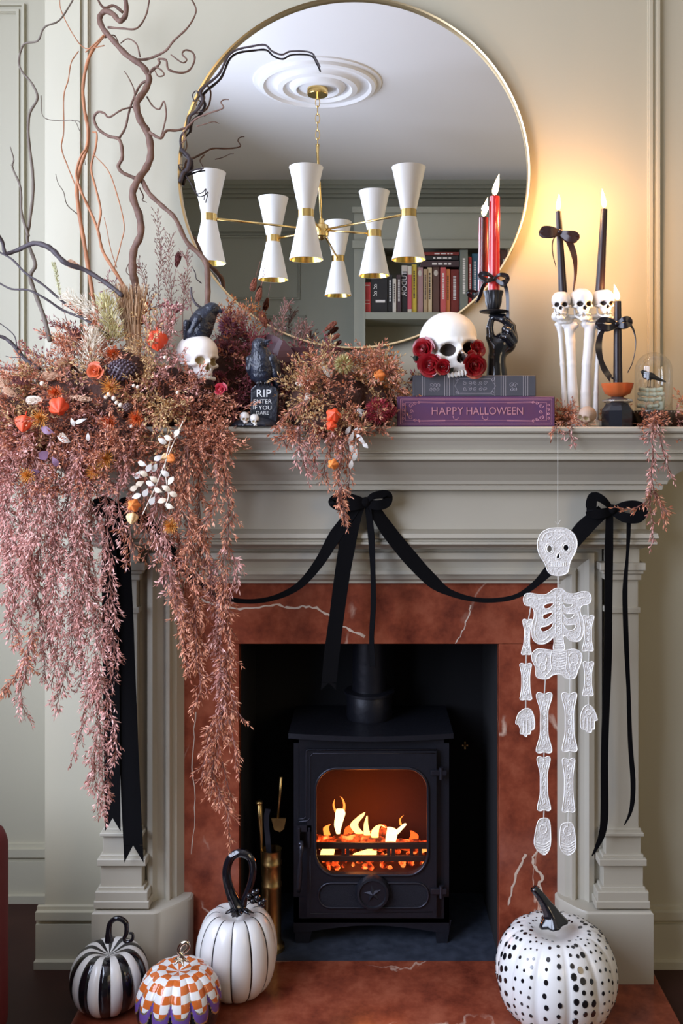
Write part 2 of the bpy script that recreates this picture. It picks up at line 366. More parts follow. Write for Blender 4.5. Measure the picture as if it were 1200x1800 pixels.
MB().tube([(rc.x, rc.y, z2+.01), (rc.x, rc.y, z2-.03), (hub.x, hub.y, hub.z+.02)], [.009, .0055, .0055], 10).ob('rod', brass, cr_, 180)
MB().lathe([(0, -.045), (.012, -.04), (.018, -.03), (.03, -.026), (.034, 0), (.03, .022), (.014, .03), (.01, .05), (0, .05)], hub, 24).ob('hub', brass, cr_, 40)
H = .89; sh = mat('shade_white', (.82, .80, .76), .5); gold = mat('gold_lining', (.85, .60, .16), .22, 1)
for (px, py) in ((367.5, 383), (480, 420), (538, 375.5), (594, 455), (657.5, 411), (718, 375.5)):
    D = F*H/(770-py); c = V(px, py, D); 
    d = (c-hub); d.z = 0; dn = d.normalized()
    MB().tube([hub+dn*.02, c-dn*.01], .0048, 8).ob('arm', brass, cr_, 180)
    L_ = .183
    s_ = MB(); r0, r1 = .028, .068
    s_.lathe([(r0, 0), (r1-.004, -L_*.93), (r1, -L_), (r1-.002, -L_), (r1-.006, -L_*.93), (r0-.004, -.01)], c, 28, mfun=lambda k, i: 0 if i < 3 else 1)
    s_.ob('lower_shade', [sh, gold], cr_, 30)
    MB().lathe([(r0, 0), (r1-.004, L_*.93), (r1, L_), (r1-.002, L_), (r1-.006, L_*.93), (r0-.004, .01)], c, 28, mfun=lambda k, i: 0 if i < 3 else 1).ob('upper_shade', [sh, gold], cr_, 30)
    MB().lathe([(r0+.001, -.015), (r0+.0035, -.015), (r0+.0035, .015), (r0+.001, .015)], c, 28).ob('collar', brass, cr_, 40)
    MB().ell(c-Vector((0, 0, .09)), (.02, .02, .028), 8).ob('bulb', sh, cr_, 180)

# bookcase with books
Db = 5.25; Dk = 5.55
bc = thing('bookcase', 'painted built-in bookcase on the far wall, seen in the round mirror', 'bookcase', Vector((.5, YR, FL)))
xl = V(622, 0, Db).x; xr = 1.35; yf = 2*ZM-Db; yk = YR
def zz(py, D=Db): return V(0, py, D).z
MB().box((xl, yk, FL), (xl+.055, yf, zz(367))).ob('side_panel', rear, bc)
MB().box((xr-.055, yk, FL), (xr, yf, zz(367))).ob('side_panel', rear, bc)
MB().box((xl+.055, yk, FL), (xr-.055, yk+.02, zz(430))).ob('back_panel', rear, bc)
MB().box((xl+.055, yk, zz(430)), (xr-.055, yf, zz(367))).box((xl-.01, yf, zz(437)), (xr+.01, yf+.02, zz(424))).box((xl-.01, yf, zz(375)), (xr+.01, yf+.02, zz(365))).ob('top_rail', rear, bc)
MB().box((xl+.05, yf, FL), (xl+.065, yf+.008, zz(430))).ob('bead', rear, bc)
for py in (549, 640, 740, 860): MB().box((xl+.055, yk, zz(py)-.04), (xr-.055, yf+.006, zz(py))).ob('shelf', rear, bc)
pal = dict(red=(.42, .03, .03), black=(.012, .012, .014), white=(.62, .58, .5), dark=(.06, .035, .04), pink=(.50, .09, .12), yellow=(.55, .42, .05), mauve=(.42, .25, .24), cream=(.60, .48, .30), tan=(.42, .30, .17),
           brown=(.12, .06, .045), rose=(.55, .10, .10), orange=(.60, .20, .06), maroon=(.20, .025, .02), grey=(.18, .20, .17), blue=(.04, .13, .19))
books = [('red', 180, 235, 440, 'red book at the left end of the mirrored shelf, right of the bookcase side'), ('black', 237, 372, 385, 'thick black book with white letters on its spine, second on the shelf'),
 ('black', 376, 413, 372, 'slim black book with a column of white letters, right of the thick black one'), ('white', 415, 443, 410, 'short narrow pale book between black and dark spines'),
 ('dark', 446, 486, 375, 'dark plum book left of the black and white titled spine'), ('black', 488, 534, 298, 'black book with pale top and big white title letters'),
 ('pink', 536, 568, 308, 'pink book with pale top beside the yellow spine'), ('yellow', 570, 610, 292, 'mustard yellow book, the only yellow spine'),
 ('mauve', 613, 662, 312, 'dusty mauve book right of the yellow one'), ('tan', 666, 695, 332, 'thin tan book left of the cream lettered one'), ('cream', 698, 734, 316, 'cream book with dark letters down the spine'),
 ('brown', 738, 796, 310, 'dark brown book with a pale portrait patch near the top'), ('rose', 802, 845, 318, 'rose red book right of the brown one'), ('orange', 849, 879, 330, 'thin orange book between rose red and maroon spines'),
 ('maroon', 884, 954, 330, 'wide maroon book under the lying stack'), ('grey', 960, 1024, 175, 'tall grey green box file rising above the row'), ('red', 1030, 1056, 232, 'thin bright red book right of the grey box file'),
 ('blue', 1060, 1110, 200, 'teal blue book left of the red candle'), ('dark', 1114, 1190, 230, 'dark plum book behind the reflected red candle'), ('maroon', 1194, 1290, 210, 'maroon book hidden behind the red candle'),
 ('brown', 1294, 1345, 170, 'brown book at the mirror edge right of the candle'), ('cream', 1349, 1398, 140, 'cream book last at the right mirror edge')]
page = mat('paper', (.6, .55, .45), .8)
for k, (cn, a, b_, tp, lab) in enumerate(books):
    x0, x1 = sorted((V(600+a/4.615, 0, Db+.02).x, V(600+b_/4.615, 0, Db+.02).x)); z0 = zz(549)+.0005; z1 = zz(400+tp/4.615)
    t = thing('book', lab, 'book', Vector(((x0+x1)/2, yf-.06, z0)), 'books on the mirrored shelf')
    mcv = mat('cover_'+cn, pal[cn], .45); y1 = yf-.015-.01*(k % 3); y0 = y1-.16
    g = MB(); g.box((x0, y1-.004, z0), (x1, y1, z1), bev=.0012); g.box((x0, y0, z0), (x0+.002, y1-.004, z1)); g.box((x1-.002, y0, z0), (x1, y1-.004, z1)); g.ob('cover', mcv, t)
    MB().box((x0+.002, y0+.004, z0+.003), (x1-.002, y1-.004, z1-.004)).ob('pages', page, t)
    cx = (x0+x1)/2; wh = mat('print_white', (.75, .72, .68), .6); dk = mat('print_dark', (.05, .03, .03), .6); hh = z1-z0
    flip = (PI/2, 0, PI)
    if k == 1: textobj('spine_letters', 'R\nR', .040, (x0+.026, y1+.0006, zz(509)), wh, t, flip); MB().box((cx-.02, y1, z0+.06), (cx+.035, y1+.0006, z0+.075)).ob('spine_label', wh, t)
    elif k == 5: MB().box((x0, y1, z1-.035), (x1, y1+.0006, z1)).ob('spine_band', page, t); textobj('spine_letters', 'TUDOR', .042, (cx, y1+.0008, z0+hh*.62), wh, t, (PI/2, PI/2, PI))
    elif k == 0: MB().box((x0+.005, y1, z0+.05), (x1-.005, y1+.0006, z0+.053)).box((x0+.005, y1, z0+.07), (x1-.005, y1+.0006, z0+.073)).box((x0+.005, y1, z1-.02), (x1-.005, y1+.0006, z1-.016)).ob('spine_lines', wh, t)
    elif k in (8, 11): MB().ell((cx, y1, z1-.035), ((x1-x0)*.3, .0012, .018), 8).ob('portrait', page, t)
    elif k in (6,): MB().box((x0, y1, z1-.05), (x1, y1+.0006, z1)).box((x0, y1, z0), (x1, y1+.0006, z0+.02)).ob('spine_band', page, t)
    else:
        q = wh if cn in ('maroon', 'rose', 'blue', 'red', 'dark', 'brown', 'grey', 'black') else dk; rr = random.Random(k); g = MB(); z = z0+hh*.3
        while z < z0+hh*.85: dz = rr.uniform(.004, .012); g.box((cx-(x1-x0)*.16, y1, z), (cx+(x1-x0)*.16, y1+.0005, z+dz)); z += dz+rr.uniform(.002, .004)
        g.ob('spine_print', q, t)
for k, (a, b_, t0, t1, lab) in enumerate(((640, 955, 262, 318, 'dark plum book lying flat on the row, lowest of the stack'), (655, 950, 222, 258, 'black book lying flat, middle of the stack on the row'), (668, 955, 192, 219, 'maroon book lying flat, top of the stack on the row'))):
    x0, x1 = sorted((V(600+a/4.615, 0, Db+.02).x, V(600+b_/4.615, 0, Db+.02).x)); z0, z1 = zz(400+t1/4.615), zz(400+t0/4.615)
    if k == 0: z0 = zz(400+312/4.615)+.0006
    t = thing('book', lab, 'book', Vector(((x0+x1)/2, yf-.06, z0)), 'books on the mirrored shelf')
    mcv = mat('cover_'+('dark', 'black', 'maroon')[k], (0, 0, 0), .45); y1 = yf-.02
    MB().box((x0, y1-.004, z0), (x1, y1, z1), bev=.001).box((x0, y1-.16, z0), (x1, y1-.004, z0+.002)).box((x0, y1-.16, z1-.002), (x1, y1-.004, z1)).ob('cover', mcv, t)
    MB().box((x0+.004, y1-.155, z0+.002), (x1-.004, y1-.004, z1-.002)).ob('pages', page, t)
    g = MB(); x = lerp(x0, x1, .3); rr = random.Random(k)
    while x < lerp(x0, x1, .8): dx = rr.uniform(.01, .03); g.box((x, y1, lerp(z0, z1, .3)), (x+dx, y1+.0005, lerp(z0, z1, .62))); x += dx+.008
    g.ob('spine_print', wh, t)

# ================================================================== the mirror
mm_ = bpy.data.materials.new('mirror_glass'); mm_.use_nodes = True; b = mm_.node_tree.nodes['Principled BSDF']
b.inputs['Base Color'].default_value = (.93, .94, .93, 1); b.inputs['Metallic'].default_value = 1; b.inputs['Roughness'].default_value = 0.0
mc = P(622, 303, ZM-.01); RM = S(310, ZM-.01)
mt = thing('round_mirror', 'large round wall mirror with thin brass frame above the mantel', 'mirror', Vector((mc.x, 2.07, mc.z-RM)))
n_ = 128; ring = [(mc.x+(RM-.004)*math.cos(2*PI*k/n_), mc.z+(RM-.004)*math.sin(2*PI*k/n_)) for k in range(n_)]
MB().prism(ring, ZM, ZM+.008).ob('glass', mm_, mt)
frame = mat('brass_frame', (.78, .60, .34), .3, 1)
MB().lathe([(RM-.0045, -.002), (RM-.0045, .010), (RM-.001, .012), (RM, .010), (RM, -.002), (RM-.0045, -.002)], Vector((mc.x, ZM+.0, mc.z)), 128, axis=(0, -1, 0)).ob('frame', frame, mt, 40)
MB().lathe([(0, 0), (RM-.003, 0), (RM-.003, .0012), (0, .0012)], Vector((mc.x, YB-.0005, mc.z)), 64, axis=(0, -1, 0)).ob('backing', darkwood, mt)
# ================================================================== fireplace surround
fp = thing('fireplace_surround', 'grey-green painted mantelpiece with red marble slips around the stove', 'fireplace', Vector((0, 1.98, 0)))
def band(g, x0, x1, pts):
    """mantel moulding: pts = [(z, depth of its face)...] swept across the front and round both ends; wide = extra reach per depth"""
    for (za, ya), (zb, yb) in zip(pts[:-1], pts[1:]):
        ea, eb = YB-ya, YB-yb
        vs = [(x0-ea, YB, za), (x0-ea, ya, za), (x1+ea, ya, za), (x1+ea, YB, za), (x0-eb, YB, zb), (x0-eb, yb, zb), (x1+eb, yb, zb), (x1+eb, YB, zb)]
        g.add(vs, [[4, 5, 1, 0], [5, 6, 2, 1], [6, 7, 3, 2]])
    za, ya = pts[0]; e = YB-ya; g.add([(x0-e, YB, za), (x0-e, ya, za), (x1+e, ya, za), (x1+e, YB, za)], [[0, 1, 2, 3]])
    za, ya = pts[-1]; e = YB-ya; g.add([(x0-e, YB, za), (x0-e, ya, za), (x1+e, ya, za), (x1+e, YB, za)], [[3, 2, 1, 0]])
def rnd(y, py): return (P(0, py, y).z, y)
bxl, bxr = P(180, 0, 2.0).x+.085, P(1123, 0, 2.0).x-.085      # body line of the box, ends add the projection
prof = [rnd(1.862, 750), rnd(1.858, 753), rnd(1.858, 758), rnd(1.862, 761), rnd(1.868, 763), rnd(1.868, 769), rnd(1.875, 775), rnd(1.882, 783), rnd(1.887, 790), rnd(1.888, 792), rnd(1.884, 794), rnd(1.884, 796), rnd(1.892, 797.5),
        rnd(1.893, 801), rnd(1.889, 803), rnd(1.889, 808), rnd(1.898, 810), rnd(1.905, 812), rnd(1.918, 822), rnd(1.936, 834), rnd(1.948, 845), rnd(1.95, 851), rnd(1.956, 853), rnd(1.958, 861), rnd(1.968, 863)]
g = MB(); band(g, bxl, bxr, prof); shelf = g.ob('mantel_shelf', fpaint, fp, 35)
SZ = P(0, 750, 1.862).z                                         # top of the shelf
prof = [rnd(1.985, 862), rnd(1.985, 930), rnd(1.978, 932), rnd(1.965, 938), rnd(1.963, 946), rnd(1.972, 949), rnd(1.972, 951.5), rnd(1.966, 953), rnd(1.966, 957), rnd(1.985, 962), rnd(1.992, 965)]
g = MB(); band(g, bxl, bxr, prof); g.ob('frieze', fpaint, fp, 35)
# pilasters and plinths: a stack of blocks (px centre, half widths, rows)
def pilaster(x0, x1, side):
    g = MB()
    def blk(py0, py1, e, y): g.box((P(x0, 0, y).x-e, y, P(0, py1, y).z), (P(x1, 0, y).x+e, YB, P(0, py0, y).z), bev=.0012)
    blk(960, 993, 0.0, 1.995); blk(990, 1003, .014, 1.982); blk(1003, 1009, .009, 1.987); blk(1009, 1020, .004, 1.991)
    blk(1018, 1070, -.003, 1.998); blk(1068, 1078, .002, 1.992); blk(1076, 1460, -.002, 1.998)
    blk(1457, 1465, .004, 1.992); blk(1465, 1471, .010, 1.984); blk(1470, 1505, .003, 1.992)
    blk(1503, 1511, .009, 1.986); blk(1511, 1523, .016, 1.977); blk(1522, 1562, .008, 1.986)
    blk(1560, 1568, .013, 1.980); blk(1568, 1586, .020, 1.972); blk(1585, 1598, .023, 1.969)
    g.ob('pilaster', fpaint, fp, 30)
pilaster(183, 243, -1); pilaster(1066, 1124, 1)
for x0, x1, s in ((160, 268, 1), (1149, 1035, -1)):
    a = P(x0, 0, 1.96).x; b_ = P(x1, 0, 1.96).x; c_ = P(337 if s > 0 else 978, 0, 2.03).x; zt = P(0, 1604, 1.962).z
    poly = [(a, YB), (a, 1.962), (b_, 1.962)]
    for k in range(1, 9): t = k/8; poly.append((lerp(b_, c_, t), 1.962+.066*(1-math.cos(t*PI/2))*.6+.066*t*.4))
    poly.append((c_, YB)); nn = len(poly)
    vs = [(x, y, 0.0) for x, y in poly]+[(x, y, zt-.004) for x, y in poly]+[(x+(-.004*s if i >= nn-2 else .004*s if i < 2 else 0), y+(.004 if 0 < i < nn-1 else 0), zt) for i, (x, y) in enumerate(poly)]
    fs = [list(range(nn))[::-1], [2*nn+i for i in range(nn)]]+[[q*nn+i, q*nn+(i+1) % nn, (q+1)*nn+(i+1) % nn, (q+1)*nn+i] for i in range(nn) for q in (0, 1)]
    if s < 0: fs = [f[::-1] for f in fs]
    MB().add(vs, fs).ob('plinth', fpaint, fp, 40)
# architrave: stepped frame running up, across and down; (offset from the outside in px, depth)
steps = [(0, 2.035), (3, 2.018), (16, 2.018), (18, 2.008), (28, 2.004), (34, 2.016), (46, 2.022), (50, 2.014), (56, 2.014), (58, 2.026), (66, 2.030), (69, 2.036), (77, 2.052)]
g = MB(); pr = []
Lx, Rx, Tz = 243, 1060, 953
zb = P(0, 1604, 1.962).z-.004
for o_, y in steps:
    xl_, xr_, zt_ = P(Lx+o_, 0, 2.02).x, P(Rx-o_, 0, 2.02).x, P(0, Tz+o_, 2.02).z
    pr.append([(xl_, y, zb), (xl_, y, zt_), (xr_, y, zt_), (xr_, y, zb)])
for a, b_ in zip(pr[:-1], pr[1:]):
    g.add(a+b_, [[0, 1, 5, 4], [1, 2, 6, 5], [2, 3, 7, 6]])
g.ob('architrave', fpaint, fp, 30)
# dark back faces so light does not slip behind
MB().box((P(240, 0, 2.02).x, 2.04, zb), (P(312, 0, 2.05).x, YB, P(0, 953, 2.02).z)).box((P(990, 0, 2.05).x, 2.04, zb), (P(1062, 0, 2.02).x, YB, P(0, 953, 2.02).z)).box((P(312, 0, 2.05).x, 2.04, P(0, 1024, 2.05).z), (P(990, 0, 2.05).x, YB, P(0, 953, 2.02).z)).ob('backing_board', fpaint, fp)
# marble slips (three slabs) and hearth
ys = 2.05; sl = P(312, 0, ys).x; sr = P(990, 0, ys).x; st = P(0, 1024, ys).z; jz = oz
MB().box((sl, ys, 0), (ox0, YB, jz-.0006), bev=.001).ob('marble_slip', marble, fp)
MB().box((ox1, ys, 0), (sr, YB, jz-.0006), bev=.001).ob('marble_slip', marble, fp)
MB().box((sl, ys, jz), (sr, YB, st), bev=.001).ob('marble_lintel', marble, fp)
pale = mat('vein_cream', (.62, .50, .40), .4)
def vein(nm, pts, w):
    g = MB(); q = curve([P(x, y, ys-.0003) for x, y in pts], 5); rr = random.Random(len(pts)); q = [p+Vector((rr.uniform(-1, 1), 0, rr.uniform(-1, 1)))*.0022 for p in q]
    for p in q: p.y = ys-.0002
    g.strip(q, [w*(.4+.9*rr.random()) for _ in q], [(0, 0, 1)]*len(q) if abs(pts[-1][0]-pts[0][0]) > abs(pts[-1][1]-pts[0][1]) else [(1, 0, 0)]*len(q), .0004); g.ob(nm, pale, fp)
vein('marble_vein', [(345, 1052), (395, 1066), (440, 1070), (480, 1063), (510, 1068), (545, 1066), (572, 1078), (600, 1100), (640, 1118)], .005)
vein('marble_vein', [(828, 1062), (822, 1085), (812, 1110), (800, 1130)], .0025)
vein('marble_vein', [(945, 1495), (935, 1515), (952, 1540), (948, 1560), (965, 1590)], .007)
vein('marble_vein', [(925, 1500), (912, 1525), (900, 1560), (893, 1590)], .005)
vein('marble_vein', [(345, 1250), (338, 1330), (342, 1420), (336, 1500)], .002)
hx0, hx1 = P(168, 0, 2.0).x, P(1140, 0, 2.0).x+.3
h_ = MB().box((hx0, 1.66, -.02), (P(1150, 0, 2.0).x, 2.052, 0), bev=.002).ob('hearth', marble); tag(h_, 'polished red marble hearth slab in front of the stove', 'hearth')
g = MB(); yk2 = 2.36
g.box((ox0-.015, 2.052, -.02), (ox1+.015, yk2, .0)); o = g.ob('hearth_slab', slate); tag(o, 'dark slate floor slab inside the fire opening under the stove', 'hearth')
g = MB(); g.box((ox0-.019, 2.0805, .0), (ox0, yk2, oz)); g.box((ox1, 2.0805, .0), (ox1+.019, yk2, oz)); g.box((ox0, yk2-.006, 0), (ox1, yk2+.004, oz+.3)); g.box((ox0, 2.0805, oz), (ox1, 2.16, oz+.0195)); g.box((ox0, 2.0805, oz+.0195), (ox1, 2.36, oz+.0196))
struct(g.ob('wall_firebox', black_cavity))

# ================================================================== stove
YS = 2.12
def Q(px, py, y=YS): return P(px, py, y)
sv = thing('wood_burning_stove', 'black cast-iron wood burning stove with lit fire behind its glass door', 'stove', Vector((0, 2.2, 0)))
sx0, sx1 = Q(516, 0).x, Q(789, 0).x; zt = Q(0, 1297).z; zb = Q(0, 1622).z; yb = 2.33
wx0, wx1, wz0, wz1 = Q(555, 0).x, Q(751, 0).x, Q(0, 1535).z, Q(0, 1343).z
# body: hollow box open at the front window
g = MB()
g.box((sx0, YS, zb), (sx0+.012, yb, zt)); g.box((sx1-.012, YS, zb), (sx1, yb, zt)); g.box((sx0, yb-.012, zb), (sx1, yb, zt)); g.box((sx0, YS, zt-.012), (sx1, yb, zt)); g.box((sx0, YS, zb), (sx1, yb, zb+.06))
for x0, x1 in ((sx0+.012, wx0-.008), (wx1+.008, sx1-.012)): g.box((x0, YS+.001, zb), (x1, YS+.012, zt))
g.box((wx0-.008, YS+.001, zb), (wx1+.008, YS+.012, wz0-.004)); g.box((wx0-.008, YS+.001, wz1+.004), (wx1+.008, YS+.012, zt))
g.ob('body', iron, sv)
# top plate with a bowed front
pl = [(Q(506, 0, 2.11).x, yb+.005), (Q(506, 0, 2.11).x, 2.115)]
for k in range(1, 12): t = k/12; pl.append((lerp(Q(506, 0, 2.11).x, Q(797, 0, 2.11).x, t), 2.115-.022*math.sin(PI*t)))
pl += [(Q(797, 0, 2.11).x, 2.115), (Q(797, 0, 2.11).x, yb+.005)]; nn = len(pl)
vs = [(x, y, zt) for x, y in pl]+[(x, y, zt+.012) for x, y in pl]
MB().add(vs, [list(range(nn))[::-1], [nn+i for i in range(nn)]]+[[i, (i+1) % nn, nn+(i+1) % nn, nn+i] for i in range(nn)]).ob('top_plate', iron, sv, 30)
fc = Vector((Q(649, 0, 2.21).x, 2.24, zt+.012)); rf = S(40, 2.24); rp = S(30, 2.24)
MB().lathe([(rf*.98, 0), (rf, .004), (rf, .055), (rf*.97, .058), (rf*1.1, .060), (rf*1.1, .066), (rf*.8, .068)], fc, 32).ob('flue_collar', iron, sv, 40)
MB().lathe([(rp, .06), (rp, 1.0)], fc, 32).ob('flue_pipe', iron, sv, 40)
# door slab with rounded window hole
def rr_poly(x0, x1, z0, z1, r, n=6, bulge=0):
    out = []
    for cx, cz, a0 in ((x1-r, z1-r, 0), (x0+r, z1-r, PI/2), (x0+r, z0+r, PI), (x1-r, z0+r, 1.5*PI)):
        for k in range(n+1): a = a0+PI/2*k/n; out.append((cx+r*math.cos(a), cz+r*math.sin(a)))
    if bulge:
        cx = (x0+x1)/2; out = [(x, z+(bulge*(1-((x-cx)/((x1-x0)/2))**2) if z > (z0+z1)/2 else -bulge*(1-((x-cx)/((x1-x0)/2))**2))) for x, z in out]
    return out
dx0, dx1, dz0, dz1 = Q(540, 0).x, Q(766, 0).x, Q(0, 1607).z, Q(0, 1316).z
inner = rr_poly(wx0, wx1, wz0+.008, wz1-.008, .045, 8, .008)
def closest(o_, pts):
    return min(range(len(pts)), key=lambda i: (pts[i][0]-o_[0])**2+(pts[i][1]-o_[1])**2)
def ringplate(g, inner, outer, y0, y1):
    n = len(inner); vs = [(x, y0, z) for x, z in inner]+[(x, y0, z) for x, z in outer]+[(x, y1, z) for x, z in inner]+[(x, y1, z) for x, z in outer]
    fs = []
    for i in range(n):
        j = (i+1) % n; fs += [[i, n+i, n+j, j][::-1], [n+i, 3*n+i, 3*n+j, n+j][::-1], [2*n+i, i, j, 2*n+j][::-1]]
    g.add(vs, [f[::-1] for f in fs])
cxm, czm = (wx0+wx1)/2, (wz0+wz1)/2
outer = []
for (x, z) in inner:
    # push each inner point out to the door rectangle
    dx, dz = x-cxm, z-czm; s1 = ((dx1-cxm) if dx > 0 else (dx0-cxm))/dx if abs(dx) > 1e-6 else 1e9; s2 = ((dz1-czm) if dz > 0 else (dz0-czm))/dz if abs(dz) > 1e-6 else 1e9
    s_ = min(abs(s1), abs(s2)); outer.append((cxm+dx*s_, czm+dz*s_))
# snap nearest points to the corners
for c in ((dx0, dz0), (dx1, dz0), (dx0, dz1), (dx1, dz1)): outer[closest(c, outer)] = c
door = MB(); ringplate(door, inner, outer, YS-.016, YS+.001)
dr = door.ob('door', iron, sv, 30)
rim = [Vector((x, YS-.018, z)) for x, z in inner]; MB().tube(rim+[rim[0]], .0032, 6, cap=False).ob('window_rim', ironhi, dr, 180)
def line(nm, pts, r=.0013): MB().tube([Q(x, y, YS-.016*1.0).xyz for x, y in pts], r, 5).ob(nm, ironhi, dr, 180)
line('moulding_line', [(765, 1318), (540, 1318.5), (538, 1321), (538, 1435), (534, 1439), (523, 1440)])
line('moulding_line', [(765, 1324), (550, 1324.5), (545, 1330), (545, 1438), (540, 1443), (526, 1444), (524, 1450)])
line('moulding_line', [(545, 1505), (545, 1606), (760, 1603)], .0011)
MB().add([(x, YS-.003, z) for x, z in inner], [list(range(len(inner)))]).ob('glass_pane', thin_glass('stove_glass', (1, .93, .88), .05), dr)
# vent panel and knob
vp = rr_poly(Q(560, 0).x, Q(752, 0).x, Q(0, 1589).z, Q(0, 1546).z, S(21, YS), 6)
rim = [Vector((x, YS-.0175, z)) for x, z in vp]; MB().tube(rim+[rim[0]], .0025, 6, cap=False).ob('vent_frame', ironhi, dr, 180)
mesh_m = mat('vent_mesh', (.02, .02, .03), .5, .4, bump=(900, 1.0)); MB().prism(vp, YS-.0168, YS-.012).ob('vent_plate', mesh_m, dr)
kc = Q(655, 1567, YS-.018); MB().lathe([(.040, 0), (.040, .006), (.036, .014), (.031, .015), (.029, .011), (0, .011)], kc, 36, axis=(0, -1, 0)).ob('air_knob', iron, dr, 30)
g = MB(); cpt = kc+Vector((0, -.022, 0)); pts = []
for k in range(10): a = PI/2+k*PI/5+.15; rr_ = .021 if k % 2 == 0 else .0085; pts.append((kc.x+rr_*math.cos(a), kc.y-.0115, kc.z+rr_*math.sin(a)))
g.add(pts+[tuple(kc+Vector((0, -.018, 0)))], [[i, (i+1) % 10, 10] for i in range(10)]); g.ob('star_emblem', ironhi, dr)
# latch, handle, hinges
g = MB(); g.box(Q(523, 1456, YS-.02), Q(528, 1484, YS)+Vector((0, 0, 0)), bev=.0005); g.box(Q(541, 1456, YS-.02), Q(546, 1484, YS), bev=.0005); g.box(Q(521, 1451, YS-.016), Q(548, 1457, YS)); g.ob('latch', ironhi, dr)
hp = [Q(530, 1478, YS-.03), Q(529, 1495, YS-.035), Q(528, 1508, YS-.035), Q(527, 1530, YS-.035), Q(525, 1560, YS-.035), Q(525, 1568, YS-.035)]
MB().tube([Q(528, 1483, YS), Q(528, 1483, YS-.035)], .005, 8).tube(hp, [.004, .006, .0035, .0065, .0055, .004], 10).ob('door_handle', ironhi, dr, 180)
for py in (1358, 1566):
    MB().box(Q(757, py-3, YS-.022), Q(784, py+3, YS-.012), bev=.001).tube([Q(775, py-9, YS-.018), Q(775, py+12, YS-.018)], .005, 10).ob('hinge', ironhi, sv, 40)
# legs and skirt arch
for x0, x1, y in ((516, 552, 2.13), (764, 793, 2.13), (524, 550, 2.31), (764, 786, 2.31)):
    a, b_ = Q(x0, 0).x, Q(x1, 0).x; MB().add([(a, y-.008, zb+.005), (b_, y-.008, zb+.005), (b_, y+.03, zb+.005), (a, y+.03, zb+.005), (a+.004, y-.008, .0005), (lerp(a, b_, .75), y-.008, .0005), (lerp(a, b_, .75), y+.02, .0005), (a+.004, y+.02, .0005)],
        [[0, 1, 2, 3][::-1][::-1], [4, 7, 6, 5], [0, 4, 5, 1], [1, 5, 6, 2], [2, 6, 7, 3], [3, 7, 4, 0]]).ob('leg', iron, sv)
pts = [(sx0, zb+.01), (sx1, zb+.01), (sx1, zb-.022)]
for k in range(9): t = k/8; pts.append((lerp(sx1-.03, sx0+.03, t), zb-.022+.016*math.sin(PI*t)))
pts.append((sx0, zb-.022)); MB().prism(pts, YS, YS+.008).ob('skirt', iron, sv)
# inside: fire bricks, grate, logs, embers, flames
brick = mat('firebrick', (.045, .012, .007), .9, bump=(60, .4)); yi = yb-.014; zf = Q(0, 1520, 2.2).z
MB().box((sx0+.02, yi-.008, zf), (sx1-.02, yi, zt-.02)).ob('rear_firebrick', brick, sv)
MB().box((sx0+.014, YS+.02, zf), (sx0+.022, yi-.01, zt-.03)).ob('side_firebrick', brick, sv)
MB().box((sx1-.022, YS+.02, zf), (sx1-.014, yi-.01, zt-.03)).ob('side_firebrick', brick, sv)
MB().box((sx0+.022, YS+.02, zf-.02), (sx1-.022, yi-.01, zf)).ob('grate_bed', brick, sv)
MB().box((sx0+.022, YS+.08, wz1-.012), (sx1-.022, yi, wz1-.004)).ob('baffle_plate', brick, sv)
g = MB(); yg = YS+.03
g.box(Q(553, 1482, yg), Q(753, 1490, yg+.008), bev=.001); g.box(Q(553, 1505, yg), Q(753, 1512, yg+.008), bev=.001)
for x in (600, 608, 680, 688, 720, 735): g.box(Q(x, 1484, yg+.001), Q(x+6, 1508, yg+.007))
g.ob('grate_bar', mat('hot_iron', (.03, .012, .01), .7), sv)
# logs and embers, then the flames
em = bpy.data.materials.new('glowing_log'); em.use_nodes = True; nt = em.node_tree; n = nt.nodes; b = n['Principled BSDF']
b.inputs['Base Color'].default_value = (.02, .012, .01, 1); b.inputs['Roughness'].default_value = .9
tc = n.new('ShaderNodeTexCoord'); t = n.new('ShaderNodeTexNoise'); t.inputs['Scale'].default_value = 45; t.inputs['Detail'].default_value = 4
r = n.new('ShaderNodeValToRGB'); r.color_ramp.elements[0].position = .42; r.color_ramp.elements[0].color = (0.05, .002, 0, 1)
r.color_ramp.elements[1].position = .66; r.color_ramp.elements[1].color = (1, .42, .09, 1); e = r.color_ramp.elements.new(.53); e.color = (.75, .06, .008, 1)
nt.links.new(tc.outputs['Object'], t.inputs['Vector']); nt.links.new(t.outputs[0], r.inputs[0]); nt.links.new(r.outputs[0], b.inputs['Emission Color']); b.inputs['Emission Strength'].default_value = 1.6
for k, (a, b_, ra, rb) in enumerate((((570, 1486, 2.2), (650, 1470, 2.22), 10, 8), ((640, 1478, 2.19), (745, 1488, 2.2), 8, 10), ((590, 1478, 2.23), (690, 1462, 2.25), 9, 8), ((560, 1474, 2.25), (620, 1486, 2.2), 8, 7), ((660, 1490, 2.17), (735, 1480, 2.21), 7, 6))):
    A, B = P(*a), P(*b_); ra, rb = S(ra, 2.2), S(rb, 2.2); lo = np.minimum(A, B)-.03; hi = np.maximum(A, B)+.03; sd = k
    def f(p, A=A, B=B, ra=ra, rb=rb, sd=sd): return CAP(p, A, B, ra, rb)+.003*np.sin(p[..., 0]*260+sd)*np.sin(p[..., 2]*310+p[..., 1]*200+sd)
    v_, q_ = nets(f, lo, hi, .005); finish('log', v_, q_, em, None, sv, 60)
g = MB(); rr_ = random.Random(4)
for k in range(90):
    c = P(rr_.uniform(560, 745), 0, rr_.uniform(2.165, 2.27)); c.z = zf+rr_.uniform(0, .022); g.ell(c, (rr_.uniform(.004, .009), rr_.uniform(.004, .009), rr_.uniform(.003, .007)), 4)
